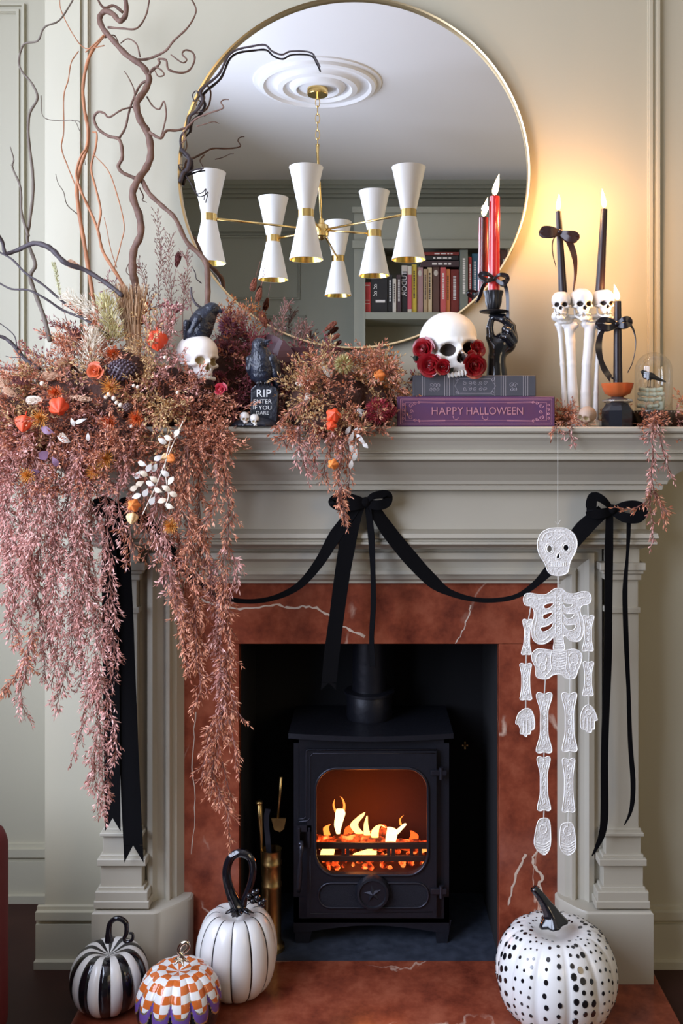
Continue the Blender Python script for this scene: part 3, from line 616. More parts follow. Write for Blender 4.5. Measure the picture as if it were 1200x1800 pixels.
o = g.ob('embers', em, sv, 40); o['kind'] = 'stuff'
fl1 = emis('flame_yellow', (1, .62, .18), 1.7); fl2 = emis('flame_orange', (1, .25, .04), 1.2); fl3 = emis('flame_white', (1, .76, .36), 1.5); fl4 = emis('flame_red', (1, .10, .015), 1.1)
def flame(nm, pts, rs, m_, parent, y=2.19, th=.35):
    """an upright tongue following pixel points, oval in section"""
    q = curve([P(a, b_, y) for a, b_ in pts], 4); N = len(q); R = [S(np.interp(i/(N-1), np.linspace(0, 1, len(rs)), rs), y) for i in range(N)]; g = MB(); vs = []; n = 8
    for i, p in enumerate(q):
        for k in range(n): a = 2*PI*k/n; vs.append(p+Vector((R[i]*math.cos(a), R[i]*th*math.sin(a), 0)))
    g.add(vs, [[i*n+k, i*n+(k+1) % n, (i+1)*n+(k+1) % n, (i+1)*n+k] for i in range(N-1) for k in range(n)]); return g.ob(nm, m_, parent, 180)
flame('flame', [(594, 1466), (594, 1450), (598, 1430), (597, 1422)], [3, 7, 9, 6], fl3, sv); flame('flame', [(590, 1428), (586, 1415), (588, 1405)], [2, 1.6, .4], fl2, sv); flame('flame', [(603, 1430), (605, 1415), (601, 1403), (597, 1400)], [2.4, 2, 1.2, .3], fl2, sv)
flame('flame', [(632, 1465), (622, 1450), (634, 1435), (641, 1428)], [8, 7, 5, 1], fl1, sv, 2.2); flame('flame', [(645, 1468), (643, 1450), (645, 1434)], [6, 4, 1], fl1, sv); flame('flame', [(658, 1472), (660, 1458), (668, 1450), (678, 1455)], [7, 6, 3, 1], fl1, sv)
flame('flame', [(686, 1480), (688, 1468), (688, 1458), (684, 1454)], [9, 10, 8, 4], fl3, sv, 2.18); flame('flame', [(694, 1466), (702, 1458), (710, 1450), (712, 1447)], [6, 5, 4, 1], fl3, sv, 2.18); flame('flame', [(704, 1450), (703, 1440), (709, 1433)], [2, 1.5, .4], fl2, sv, 2.18)
flame('flame', [(575, 1468), (573, 1455), (580, 1449)], [6, 5, 1], fl2, sv, 2.24); flame('flame', [(612, 1470), (614, 1455), (622, 1448)], [9, 7, 2], fl4, sv, 2.24); flame('flame', [(670, 1472), (676, 1460), (674, 1450)], [12, 9, 3], fl4, sv, 2.25); flame('flame', [(725, 1480), (728, 1468), (722, 1460)], [9, 7, 2], fl4, sv, 2.24)
flame('flame', [(574, 1505), (576, 1495), (577, 1490)], [12, 12, 9], fl1, sv, 2.165, .2); flame('flame', [(640, 1506), (642, 1500), (655, 1492)], [22, 20, 8], fl1, sv, 2.165, .1)
point('stove_fire_light', P(640, 1462, 2.19), .8, (1, .26, .05), .03); point('stove_fire_light', P(690, 1440, 2.2), .3, (1, .18, .03), .03)

# fire tools in a brass holder, damper knob
ft = thing('fire_tool_holder', 'brass cylinder with hearth tools standing in the opening left of the stove', 'fire tools', Vector((P(477, 0, 2.1).x, 2.1, 0)))
c = Vector((P(477, 0, 2.1).x, 2.1, 0)); r_ = S(17, 2.1); h = P(0, 1492, 2.1).z
MB().lathe([(r_*1.35, .0005), (r_*1.35, .008), (r_*1.1, .012), (r_, .02), (r_, h*.62), (r_*1.06, h*.63), (r_*1.06, h*.66), (r_, h*.67), (r_, h*.84), (r_*1.06, h*.85), (r_*1.06, h*.88), (r_, h*.89), (r_, h-.003), (r_*1.06, h), (r_*.93, h), (r_*.9, h-.05), (0, h-.05)], c, 32).ob('cylinder', oldbrass, ft, 40)
MB().tube([P(462, 1540, 2.1), P(459, 1465, 2.1), P(457, 1440, 2.1), P(456, 1412, 2.1)], [.004, .004, .006, .0065], 10).ell(P(455.5, 1411, 2.1), (.009, .009, .006), 8).ob('poker', oldbrass, ft, 180)
MB().strip(curve([P(476, 1540, 2.105), P(471, 1480, 2.105), P(468, 1440, 2.105), P(471, 1422, 2.105)]), .012, (1, 0, 0), .002).ob('tongs', ironhi, ft)
MB().tube([P(488, 1440, 2.11), P(492, 1395, 2.11), P(494, 1366, 2.11)], [.003, .003, .004], 8).ob('shovel_handle', oldbrass, ft, 180)
MB().prism([(P(x, y, 2.11).x, P(x, y, 2.11).z) for x, y in ((477, 1437), (503, 1437), (499, 1456), (492, 1461), (482, 1457))], 2.105, 2.11).ob('shovel_blade', oldbrass, ft)
dk = MB().box(P(812, 1309, 2.352), P(822, 1311, 2.356)).box(P(816, 1304, 2.352), P(818, 1316, 2.356)).ell(P(817, 1310, 2.35), (.004, .004, .004), 6).ob('damper_knob', oldbrass); tag(dk, 'small cross-shaped metal damper knob on the dark firebox back', 'knob')
# red armchair edge, lower left
rv = mat('red_velvet', (.13, .008, .010), .8)
ac = thing('armchair', 'red velvet armchair, only its rounded arm shows at the lower left edge', 'armchair', Vector((-1.05, 1.45, FL)))
def f(p):
    q = np.abs(p-np.array([-.93, 1.62, .20]))-np.array([.15, .18, .17]); return vlen(np.maximum(q, 0))+np.minimum(q.max(-1), 0)-.05
v_, q_ = nets(f, (-1.2, 1.3, -.04), (-.68, 1.9, .5), .015); 
v_[:, 0] += ((17-650)/F-(v_[:, 0]/v_[:, 1]).max())*1.5; v_[:, 2] += P(0, 1462, 1.75).z-v_[:, 2].max()
finish('arm', v_, q_, rv, None, ac, 180)
MB().box((v_[:, 0].min()-.2, 1.42, .12), (v_[:, 0].min()+.03, 1.8, .26), bev=.02).ob('seat', rv, ac); MB().box((v_[:, 0].min()-.2, 1.3, .12), (v_[:, 0].min()+.02, 1.42, .5), bev=.03).ob('backrest', rv, ac)
for x, y in ((v_[:, 0].min()+.05, 1.5), (v_[:, 0].min()+.05, 1.72), (v_[:, 0].min()-.17, 1.35), (v_[:, 0].min()-.17, 1.75)): MB().lathe([(.012, FL), (.02, .13)], (x, y, 0), 10).ob('leg', darkwood, ac)
# ================================================================== skulls
def skull_field(p, jaw=True, flat=False):
    q = p.copy(); q[..., 0] = np.abs(q[..., 0])
    d = SM(.10, ELL(p, (0, .10, .24), (.47, .60, .45)), ELL(p, (0, -.20, .20), (.40, .36, .38)))
    d = SM(.10, d, ELL(p, (0, -.26, -.16), (.27, .26, .30)))
    d = SM(.07, d, ELL(q, (.29, -.30, -.13), (.12, .13, .075)))
    d = SM(.05, d, CAP(q, (.36, -.22, -.13), (.42, .10, -.10), .035))
    d = SM(.06, d, CAP(q, (.05, -.515, .075), (.30, -.43, .09), .045, .04))
    d = SM(.05, d, CAP(q, (0, -.50, .07), (0, -.57, -.07), .035, .03))
    d = SM(.07, d, ELL(p, (0, -.36, -.36), (.19, .19, .13)))
    d = SUB(.05, d, ELL(q, (.52, -.24, .02), (.12, .18, .20)))
    d = SUB(.04, d, ELL(q, (.185, -.56, -.045), (.135, .30, .115)))
    d = SUB(.02, d, SM(.03, ELL(q, (.035, -.60, -.235), (.042, .22, .05)), ELL(p, (0, -.60, -.16), (.032, .2, .07))))
    d = SUB(.04, d, ELL(q, (.25, -.50, -.30), (.08, .12, .08)))
    for k in range(5):
        a = .028+.052*k; d = np.minimum(d, ELL(q, (a*1.0, -.545+.9*a*a*1.9, -.475+.0*k), (.028, .035, .055)))
    if jaw:
        j = SM(.05, CAP(q, (.31, -.02, -.22), (.29, -.06, -.50), .05, .045), CAP(q, (.29, -.06, -.50), (.10, -.47, -.70), .05, .07), CAP(q, (0, -.50, -.70), (.10, -.47, -.70), .075))
        for k in range(4): a = .028+.052*k; j = np.minimum(j, ELL(q, (a, -.52+.9*a*a*1.9, -.60), (.026, .035, .06)))
        d = SM(.03, d, j)
    if flat: d = np.maximum(d, p[..., 2]-.60)
    return d
def skull_mesh(step, jaw, flat=False):
    v, f = nets(lambda p: skull_field(p, jaw, flat), (-.56, -.72, -.82), (.56, .76, .76), step)
    c = v[f].mean(1); dark = (((np.abs(c[:, 0])-.185)/.125)**2+((c[:, 2]+.045)/.105)**2 < 1) & (c[:, 1] > -.50) & (c[:, 1] < -.15)
    nose = (((np.abs(c[:, 0])-.03)/.045)**2+((c[:, 2]+.21)/.085)**2 < 1) & (c[:, 1] > -.53) & (c[:, 1] < -.2)
    return v, f, (dark | nose).astype(int)
SK = {}
def skull(name, parent_or_none, c, s, rot, mats, step=.026, jaw=True, flat=False, label=None, cat='skull', group=None):
    key = (step, jaw, flat)
    if key not in SK: SK[key] = skull_mesh(step, jaw, flat)
    v, f, mi = SK[key]; R = np.array((Matrix.Rotation(rot[1], 3, 'Y') @ Matrix.Rotation(rot[2], 3, 'Z') @ Matrix.Rotation(rot[0], 3, 'X')))
    w_ = (v*s) @ R.T+np.array(c); o = finish(name, w_, f, mats, mi, parent_or_none, 180)
    if label: tag(o, label, cat, group)
    return o
# ------------------------------------------------------------------ books on the mantel
def big_book(name, lab, x0, x1, y0, z0, z1, depth, cov, inner, deco):
    t = thing(name, lab, 'book', Vector(((x0+x1)/2, y0+depth/2, z0)))
    g = MB(); g.box((x0, y0, z0), (x1, y0+.006, z1), bev=.0018); g.box((x0, y0+.005, z0), (x1, y0+depth, z0+.0035)); g.box((x0, y0+.005, z1-.0035), (x1, y0+depth, z1)); g.ob('cover', cov, t, 30)
    MB().box((x0+.004, y0+.006, z0+.0035), (x1-.004, y0+depth-.004, z1-.0035)).ob('pages', inner, t); deco(t); return t
zB1 = SZ+.0003; zT1 = P(0, 697, 1.875).z; zT2 = P(0, 659.5, 1.882).z
pcov = mat('purple_cover', (.11, .035, .085), .5, noise=(30, (.085, .035, .11), .7)); pink = mat('pink_foil', (.55, .24, .28), .4, .2); silver = mat('silver_foil', (.42, .38, .40), .35, .4)
gcov = mat('charcoal_cover', (.075, .072, .085), .5, noise=(25, (.05, .05, .06), .6))
def frame_lines(g, x0, x1, z0, z1, y, w=.0009):
    g.box((x0, y-.0003, z0), (x1, y, z0+w)); g.box((x0, y-.0003, z1-w), (x1, y, z1)); g.box((x0, y-.0003, z0), (x0+w, y, z1)); g.box((x1-w, y-.0003, z0), (x1, y, z1))
def scroll(g, c, r, turns, a0, sgn=1, w=.0007, y=None):
    pts = []
    for k in range(15): t = k/14; a = a0+sgn*turns*2*PI*t; q = r*(1-.8*t); pts.append((c[0]+q*math.cos(a), y, c[1]+q*math.sin(a)))
    g.tube(pts, w, 4)
def deco1(t):
    y = 1.875; x0, x1 = P(698, 0, y).x, P(975, 0, y).x; g = MB()
    for i, m in enumerate((.006, .0095, .0165)): frame_lines(g, x0+m, x1-m, zB1+m*.75, zT1-m*.75, y, (.0010, .0006, .0006)[i])
    for s_ in (1, -1):
        xe = x0+.024 if s_ > 0 else x1-.024
        for k, (dx, dz, r) in enumerate(((.004, .012, .005), (.004, -.012, .005), (.013, .017, .0035), (.013, -.017, .0035), (.02, .019, .003), (.02, -.019, .003), (.005, 0, .004), (-.011, .014, .003), (-.011, -.014, .003), (-.011, .004, .003), (-.011, -.005, .003))):
            scroll(g, (xe+s_*dx, (zB1+zT1)/2+dz), r, 1.2, k, s_, .0006, y)
        for z in (.0205, -.0205, .0185, -.0185): g.tube([(xe+s_*.02, y, (zB1+zT1)/2+z), (xe+s_*.075, y, (zB1+zT1)/2+z*.95)], .0004, 4)
    o = g.ob('foil_border', pink, t); o['kind'] = 'stuff'
    cx, cz = P(836, 0, y).x, P(0, 723, y).z
    textobj('title_lettering', 'HAPPY', .0225, (cx-.059, y-.0008, cz), pink, t, space=1.1, sx=.92); textobj('title_lettering', 'HALLOWEEN', .0225, (cx+.039, y-.0008, cz), pink, t, space=1.0, sx=.88)
    g = MB(); scroll(g, (cx-.039, cz-.012), .008, .6, PI*.9, 1, .0006, y); scroll(g, (cx+.022, cz-.012), .009, .6, PI*.9, 1, .0006, y); g.ob('title_flourish', pink, t)
big_book('halloween_book_box', 'large purple book-shaped box with pink HAPPY HALLOWEEN lettering, bottom of the stack', P(698, 0, 1.875).x, P(975, 0, 1.875).x, 1.875, zB1, zT1, .155, pcov, page, deco1)
def deco2(t):
    y = 1.882; zc = (zT1+zT2)/2; g = MB()
    for px in (742, 746, 781, 785, 789, 797, 869, 880, 884, 888, 919, 923, 927): g.box((P(px, 0, y).x, y-.0004, zT1+.0012), (P(px, 0, y).x+.0011, y, zT2-.0006))
    hx = [(799, 0), (807, 13), (862, 13), (871, 0), (862, -13), (807, -13)]; q = [(P(a, 0, y).x, y, zc+S(b_, y)) for a, b_ in hx]; g.tube(q+[q[0]], .0005, 4, cap=False)
    for dx in (-18, -9, 0, 9, 18):
        for s_ in (1, -1): scroll(g, (P(835+dx, 0, y).x, zc+s_*.006), .0045, 1.3, dx+s_, s_, .0005, y)
    for px in (758, 764, 770, 899, 905): scroll(g, (P(px, 0, y).x, zc+.002), .005, 1.2, px, 1, .0005, y); scroll(g, (P(px, 0, y).x, zc-.007), .004, 1.2, px+1, -1, .0005, y)
    for a, s_ in ((803, 1), (866, -1)):
        for k in (-1, 1): scroll(g, (P(a, 0, y).x, zc+k*.014), .004, 1.1, k, s_, .0005, y)
    o = g.ob('foil_ornament', silver, t); o['kind'] = 'stuff'
big_book('antique_book', 'charcoal grey antique style book with silver spine bands lying on the purple one', P(725, 0, 1.882).x, P(942, 0, 1.882).x, 1.882, zT1+.0003, zT2, .14, gcov, page, deco2)
# ------------------------------------------------------------------ roses
rose_m = mat('rose_crimson', (.30, .008, .012), .28, noise=(60, (.14, .002, .005), .8), coat=.3); leafgreen = mat('dark_leaf', (.02, .03, .02), .4)
def rose(name, c, r, nrm, m_, parent, n=11, seed=0):
    R = Vector(nrm).to_track_quat('Z', 'Y').to_matrix(); g = MB(); rr = random.Random(seed)
    for i in range(n):
        t = i/(n-1); a0 = i*2.4+seed; rad = r*(.14+.86*t**.85); ht = r*(.55-.25*t); op = .15+.6*t; half = .95-.2*t; vs = []; nu, nv = 6, 5
        for u in range(nu+1):
            for v_ in range(nv+1):
                uu = (u/nu-.5)*2; vv = v_/nv; a = a0+uu*half; q = rad*(.25+.75*vv**.6)*(1+.14*op*max(0, vv-.65)*3); z = ht*(vv*1.25-.55*op*max(0, vv-.6)*2.2)-.12*r*t+.06*r*math.cos(uu*2.6)*vv
                vs.append(Vector(c)+R @ Vector((q*math.cos(a), q*math.sin(a), z)))
        g.add(vs, [[u*(nv+1)+v_, (u+1)*(nv+1)+v_, (u+1)*(nv+1)+v_+1, u*(nv+1)+v_+1] for u in range(nu) for v_ in range(nv)])
    g.ell(Vector(c)+R @ Vector((0, 0, -.05*r)), (r*.45, r*.45, r*.45), 6)
    return g.ob(name, m_, parent, 180)
YK = 1.945
st_ = thing('skull_with_roses', 'cream skull with black eye sockets ringed by red roses, on the grey book', 'skull', Vector((P(795, 0, YK).x, YK, zT2)))
ks = S(112, YK)/.96
skull('skull', st_, P(792, 0, YK+.0)+Vector((0, .004, P(0, 617, YK).z-P(0, 0, YK).z)), ks*.88, (math.radians(-4), math.radians(-6), math.radians(13)), [mat('bone_white', (.80, .77, .70), .42, noise=(14, (.66, .58, .46), .5), bump=(40, .25)), bonedark], .017, False)
yr = YK-.075
for k, (px, py, r, nx, nz, dy) in enumerate(((744, 614, 21, -.5, .1, .035), (737, 632, 10, -.8, -.2, .035), (757, 642, 22, -.3, -.1, .0), (778, 645, 14, .1, -.1, -.012), (833, 642, 22, .35, -.1, .0), (838, 612, 16, .6, .2, .035), (828, 625, 10, .5, .1, .02))):
    rose('rose', P(px, py, yr+dy), S(r, yr), (nx, -1, nz), rose_m, st_, 17, k)
g = MB()
for (a, b_, c_) in (((722, 626), (730, 630), (742, 630)), ((735, 655), (745, 658), (770, 655)), ((780, 655), (792, 652), (800, 640)), ((845, 655), (838, 658), (820, 656))):
    g.strip(curve([P(*a, yr+.02), P(*b_, yr+.01), P(*c_, yr+.02)], 4), [.001]*3+[.011]*3+[.001]*3, (0, -.4, 1), .0006)
g.ob('leaf', leafgreen, st_)
# a stand of plaster under the skull so it sits on the book
v_, q_ = nets(lambda p: np.maximum(ELL(p, (P(798, 0, YK).x, YK-.005, zT2+.004), (.058, .05, .026)), zT2+.0002-p[..., 2]), (P(798, 0, YK).x-.07, YK-.06, zT2-.01), (P(798, 0, YK).x+.07, YK+.06, zT2+.04), .005)
finish('base', v_, q_, mat('plaster_dark', (.10, .08, .06), .7), None, st_, 60)

# ------------------------------------------------------------------ hand candle holder
YH = 1.975
def p3(px, py, dy=0): return tuple(P(px, py, YH+dy))
def s_(n): return S(n, YH)
hh = thing('hand_candle_holder', 'black resin hand pinching up a fluted candle cup, on the grey book', 'candle holder', Vector((P(874, 0, YH).x, YH, zT2)))
def hand(p):
    w_ = CAP(p, p3(873, 664), p3(872, 628), s_(19), s_(14.5))
    w_ = SM(.006, w_, CAP(p, p3(873, 628), p3(879, 606), s_(14.5), s_(17)))
    w_ = SM(.008, w_, ELL(p, p3(887, 603, .002), (s_(20), s_(12), s_(20))))
    w_ = SM(.007, w_, CAP(p, p3(870, 612, -.004), p3(862, 594, -.006), s_(11), s_(8)))
    th_ = np.minimum(CAP(p, p3(862, 594, -.006), p3(860.5, 576, -.007), s_(7.5), s_(6.2)), CAP(p, p3(860.5, 576, -.007), p3(864, 560, -.005), s_(6.4), s_(5)))
    w_ = SM(.004, w_, th_)
    def fin(pts, rs):
        d = None
        for a, b_, ra, rb in zip(pts[:-1], pts[1:], rs[:-1], rs[1:]):
            e = CAP(p, a, b_, ra, rb); d = e if d is None else SM(.0025, d, e)
        return d
    w_ = SM(.0035, w_, fin([p3(900, 592, -.004), p3(897, 574, -.010), p3(884, 562, -.012), p3(868, 558, -.008)], [s_(7.5), s_(7), s_(6), s_(4.6)]))
    w_ = SM(.0030, w_, fin([p3(903, 595, .006), p3(899, 574, .004), p3(886, 558, .003), p3(871, 555, .002)], [s_(7.5), s_(7), s_(6), s_(4.6)]))
    w_ = SM(.0025, w_, fin([p3(903, 599, -.010), p3(895, 583, -.020), p3(887, 578, -.017), p3(885, 588, -.008)], [s_(7), s_(6.2), s_(5.5), s_(4.6)]))
    w_ = SM(.0025, w_, fin([p3(899, 604, -.014), p3(890, 593, -.022), p3(884, 592, -.018), p3(884, 599, -.010)], [s_(6.5), s_(5.6), s_(5), s_(4.2)]))
    return np.maximum(w_, zT2+.0002-p[..., 2])
v_, q_ = nets(hand, tuple(np.array(p3(840, 664))-(0, .05, .0)), tuple(np.array(p3(925, 545))+(0, .045, 0)), .0016)
finish('hand', v_, q_, blackgloss, None, hh, 180)
cc = P(867, 0, YH); cc.z = 0
def zc_(py): return P(0, py, YH).z
cupm = mat('black_metal', (.018, .018, .02), .35, .3)
MB().lathe([(s_(7), zc_(558)), (s_(9), zc_(555)), (s_(5), zc_(553.5)), (s_(12), zc_(551)), (s_(23), zc_(549.5)), (s_(25), zc_(547)), (s_(23), zc_(546)), (s_(11), zc_(546)), (s_(8), zc_(543))], cc, 36).ob('drip_dish', cupm, hh, 40)
MB().lathe([(s_(7), zc_(546)), (s_(11), zc_(543)), (s_(14), zc_(532)), (s_(14.5), zc_(522)), (s_(17), zc_(514)), (s_(17.5), zc_(512)), (s_(15), zc_(512)), (s_(12), zc_(520)), (0, zc_(521))], cc, 48, lobes=lambda a, t: 1+(.045*math.cos(12*a) if .15 < t < .6 else 0)).ob('candle_cup', cupm, hh, 40)
flm = emis('candle_flame', (1, .70, .32), 7); flc = emis('candle_flame_core', (1, .86, .62), 30); wick = mat('wick', (.02, .012, .01), .9)
def candle(label, px0, py0, px1, py1, Y, r0, r1, wax, fl, group=None, drip=0):
    a, b_ = P(px0, py0, Y), P(px1, py1, Y); t = thing('taper_candle', label, 'candle', a)
    N = 14; pts = [lerp(a, b_, i/N) for i in range(N+1)]; rs = [lerp(S(r0, Y), S(r1, Y), i/N) for i in range(N+1)]
    g = MB(); g.tube(pts, rs, 20); g.ob('wax', wax, t, 60)
    if drip:
        for k in range(drip):
            ang = k*2.1+.6; l0 = .93+.02*(k % 3); l1 = .2+.22*(k % 4)*.8; d = Vector((math.cos(ang), -abs(math.sin(ang)), 0))*S(r1, Y)
            MB().tube([lerp(a, b_, lerp(l0, l1, i/6))+d*(1.0+.08*math.sin(i+k)) for i in range(7)], [.0008, .0016, .0013, .0012, .0016, .0018, .0005], 6).ob('wax_drip', wax, t, 180)
    u = (b_-a).normalized(); MB().tube([b_, b_+u*.006+Vector((.0008, 0, 0))], .0008, 6).ob('wick', wick, t)
    # flame: tear drop leaning as in the photograph
    dx, h, rw = fl; base = b_+u*.003; g = MB(); vs = []; n = 12; N = 12
    for i in range(N+1):
        t_ = i/N; q = S(rw, Y)*math.sin(PI*min(1, t_**.62))**.9*(1-.25*t_) if 0 < i < N else .0001
        c = base+Vector((S(dx, Y)*t_**1.3, 0, S(h, Y)*t_))
        for k in range(n): vs.append(c+Vector((q*math.cos(2*PI*k/n), q*math.sin(2*PI*k/n), 0)))
    g.add(vs, [[i*n+k, i*n+(k+1) % n, (i+1)*n+(k+1) % n, (i+1)*n+k] for i in range(N) for k in range(n)]); g.ob('flame', flm, t, 180)
    point('candle_light', base+Vector((S(dx*.4, Y), -.004, S(h*.45, Y))), CW, (1, .50, .17), .008)
    return t
CW = 1.4
redwax = mat('red_wax', (.50, .02, .02), .22, coat=.3); redwax.node_tree.nodes['Principled BSDF'].inputs['Subsurface Weight'].default_value = .15
redwax.node_tree.nodes['Principled BSDF'].inputs['Subsurface Radius'].default_value = (.02, .004, .002)
blkwax = mat('black_wax', (.014, .006, .007), .38)
candle('glossy red taper candle, lit, standing in the black hand holder', 867.5, 521, 869, 346, YH, 10.5, 9.0, redwax, (8, 38, 6), drip=5)
# bow tied to a candle: thing with loops, knot, tails
def bow(name, lab, knot, loops, tails, w, m_, Y, tw=None, cat='ribbon bow', kr=None):
    t = thing(name, lab, cat, P(knot[0], knot[1], Y))
    kz = kr or w*.45
    MB().ell(P(knot[0], knot[1], Y-.001), (kz, kz*.7, kz*.95), 8).ob('knot', m_, t, 180)
    for lp in loops:
        # lp: px points from the knot round and back
        up = [P(x, y, Y-.010 if 0 < i < len(lp)-1 else Y) for i, (x, y) in enumerate(lp)]; g = MB()
        out = curve(up, 6); N = len(out); back = [p+Vector((0, .014*math.sin(PI*i/(N-1)), 0)) for i, p in enumerate(out)]
        loop = out+[back[-1-i]-Vector((0, 0, .001)) for i in range(N)]
        M_ = len(loop); ws = [w*(.35+.45*math.sin(PI*min(1, max(0, (i if i < N else M_-1-i)/(N-1)*.75)))) for i in range(M_)]
        g.strip(loop, ws, (0, 0, 1), .0006); g.ob('loop', m_, t, 60)
    for k, tl in enumerate(tails):
        pts, tws, notch = tl[0], tl[1], tl[2]; ys = tl[3] if len(tl) > 3 else [Y]*len(pts); dirs = tl[4] if len(tl) > 4 else (1, 0, 0)
        q = curve([P(x, y, yy) for (x, y), yy in zip(pts, ys)], 6); N = len(q); ws = [float(np.interp(i/(N-1), np.linspace(0, 1, len(tws)), tws))*Y/F for i in range(N)]
        dd = None
        if isinstance(dirs, list):
            dd = [Vector([float(np.interp(i/(N-1), np.linspace(0, 1, len(dirs)), [d[j] for d in dirs])) for j in range(3)]) for i in range(N)]
        g = MB(); g.strip(q, ws, dd or dirs, .0006)
        if notch:
            a, b_ = q[-1], q[-1]-q[-2]; b_.normalize(); d = Vector(dd[-1] if dd else dirs).normalized()*ws[-1]/2; n_ = b_.cross(d).normalized()*.0006; L_ = ws[-1]*notch
            for s in (-1, 1):
                vs = [a-n_, a+d*s-n_, a+d*s+b_*L_-n_, a+n_, a+d*s+n_, a+d*s+b_*L_+n_]; g.add(vs, [[0, 1, 2], [3, 5, 4], [0, 3, 4, 1], [1, 4, 5, 2], [2, 5, 3, 0]])
        g.ob('tail', m_, t, 60)
    return t
blksatin = mat('black_satin', (.012, .008, .012), .3)
bow('satin_bow', 'thin black ribbon bow tied round the red candle', (869, 489), [[(869, 489), (858, 481), (846, 480), (844, 486), (856, 492), (869, 490)], [(869, 489), (878, 482), (890, 484), (892, 492), (884, 499), (872, 492)]],
    [([(884, 492), (891, 515), (892, 550), (892, 575), (896, 590), (905, 600)], [7, 6, 6, 5.5, 5, 4], 0, None or [1.965]*6, [(1, 0, 0), (.8, -.6, 0), (.8, -.6, 0), (1, 0, 0)]),
     ([(860, 490), (850, 500), (843, 520), (838, 530)], [6, 7, 7, 5], 1, [1.985, 2.0, 2.02, 2.03], (1, 0, .3))], S(8, YH), blksatin, YH-.016, kr=.004)

# ------------------------------------------------------------------ forearm candelabra
YC = 1.95; bonew = mat('bone_ivory', (.80, .77, .72), .45, noise=(30, (.66, .60, .52), .4), bump=(50, .25))
ca = thing('skeleton_arm_candelabra', 'ivory candelabra of forearm bones topped by three small skulls', 'candelabra', Vector((P(1020, 0, YC).x, YC, SZ)))
def bonef(pts, rs, k=.003, extra=None):
    pts = [np.array(P(*q)) if len(q) == 3 else np.array(P(q[0], q[1], YC)) for q in pts]; rs = [S(r, YC) for r in rs]
    def f(p):
        d = CAP(p, pts[0], pts[1], rs[0], rs[1])
        for i in range(1, len(pts)-1): d = SM(k, d, CAP(p, pts[i], pts[i+1], rs[i], rs[i+1]))
        if extra:
            for (x, y, yy, r) in extra: d = SM(.003, d, ELL(p, tuple(P(x, y, yy)), (S(r), S(r), S(r*.8))))
        return d
    al = np.array(pts+[np.array(P(x, y, yy)) for (x, y, yy, r) in (extra or [])]); R_ = max(rs)+.015
    return f, al.min(0)-R_, al.max(0)+R_
def bone_part(nm, pts, rs, extra=None, parent=None, step=.0022):
    f, lo, hi = bonef(pts, rs, .003, extra); v_, q_ = nets(f, lo, hi, step); v_[:, 2] = np.maximum(v_[:, 2], SZ+.0003); return finish(nm, v_, q_, bonew, None, parent, 180)
bone_part('thin_bone', [(982, 572), (985, 590), (988, 640), (991, 690), (994, 735)], [5.5, 4, 4, 4.5, 6], [(979, 570, YC, 5), (985, 574, YC, 5)], ca)
bone_part('thick_bone', [(1000, 575), (1002, 600), (1004, 640), (1006, 690), (1008, 738)], [10, 8.5, 8, 9, 10], [(993, 571, YC, 9), (1008, 572, YC, 9), (1000, 565, YC, 7)], ca)
bone_part('thick_bone', [(1037, 573), (1035, 600), (1031, 640), (1029, 690), (1028, 738)], [10, 9, 8.5, 9, 10], [(1029, 570, YC, 9), (1045, 571, YC, 9), (1037, 564, YC, 7)], ca)
bone_part('thin_bone', [(1056, 572), (1053, 590), (1049, 640), (1047, 690), (1046, 735)], [5, 4, 3.8, 4.5, 6], [(1053, 570, YC, 5), (1060, 572, YC, 5)], ca)
g_f = []
for k, (x, y, rx, rz) in enumerate(((985, 562, 12, 5), (1000, 558, 12, 5), (1016, 556, 10, 5), (1030, 560, 11, 5), (1044, 557, 13, 5), (1060, 557, 13, 5), (992, 567, 13, 4), (1036, 566, 14, 4), (1052, 563, 14, 4), (975, 556, 6, 8), (1072, 560, 10, 4))):
    g_f.append((tuple(P(x, y, YC-.004+.004*(k % 3))), (S(rx), S(10), S(rz))))
def ff(p):
    d = None
    for c, r in g_f: e = ELL(p, c, r); d = e if d is None else SM(.0022, d, e)
    return d+.0006*np.sin(p[..., 0]*900)*np.sin(p[..., 2]*700+p[..., 1]*600)
v_, q_ = nets(ff, tuple(P(960, 576, YC-.03)), tuple(P(1090, 545, YC+.03)), .002); finish('finger_bones', v_, q_, bonew, None, ca, 180)
v_, q_ = nets(lambda p: np.maximum(ELL(p, (P(1020, 0, YC).x, YC, SZ+.004), (.06, .045, .014)), SZ+.0002-p[..., 2]), (P(1020, 0, YC).x-.07, YC-.05, SZ-.004), (P(1020, 0, YC).x+.07, YC+.05, SZ+.022), .004); finish('base', v_, q_, bonew, None, ca, 60)
for (x, y, w_, rz, fl) in ((986, 536, 35, 14, True), (1021.5, 535, 40, -4, False), (1060, 534, 37, -10, True)):
    skull('small_skull', ca, P(x, y, YC-.004), S(w_, YC)/.96, (0, 0, math.radians(-rz)), [bonew, bonedark], .042, True, fl)
candle('dark taper candle with a ribbon bow, lit, in the left skull of the candelabra', 989, 515, 981, 372, YC, 7.5, 5.0, blkwax, (1.5, 29, 4.5))
candle('dark taper candle without a bow, lit, in the right skull of the candelabra', 1054, 512, 1061.5, 368, YC, 8, 5.6, blkwax, (-4, 34, 4.8))
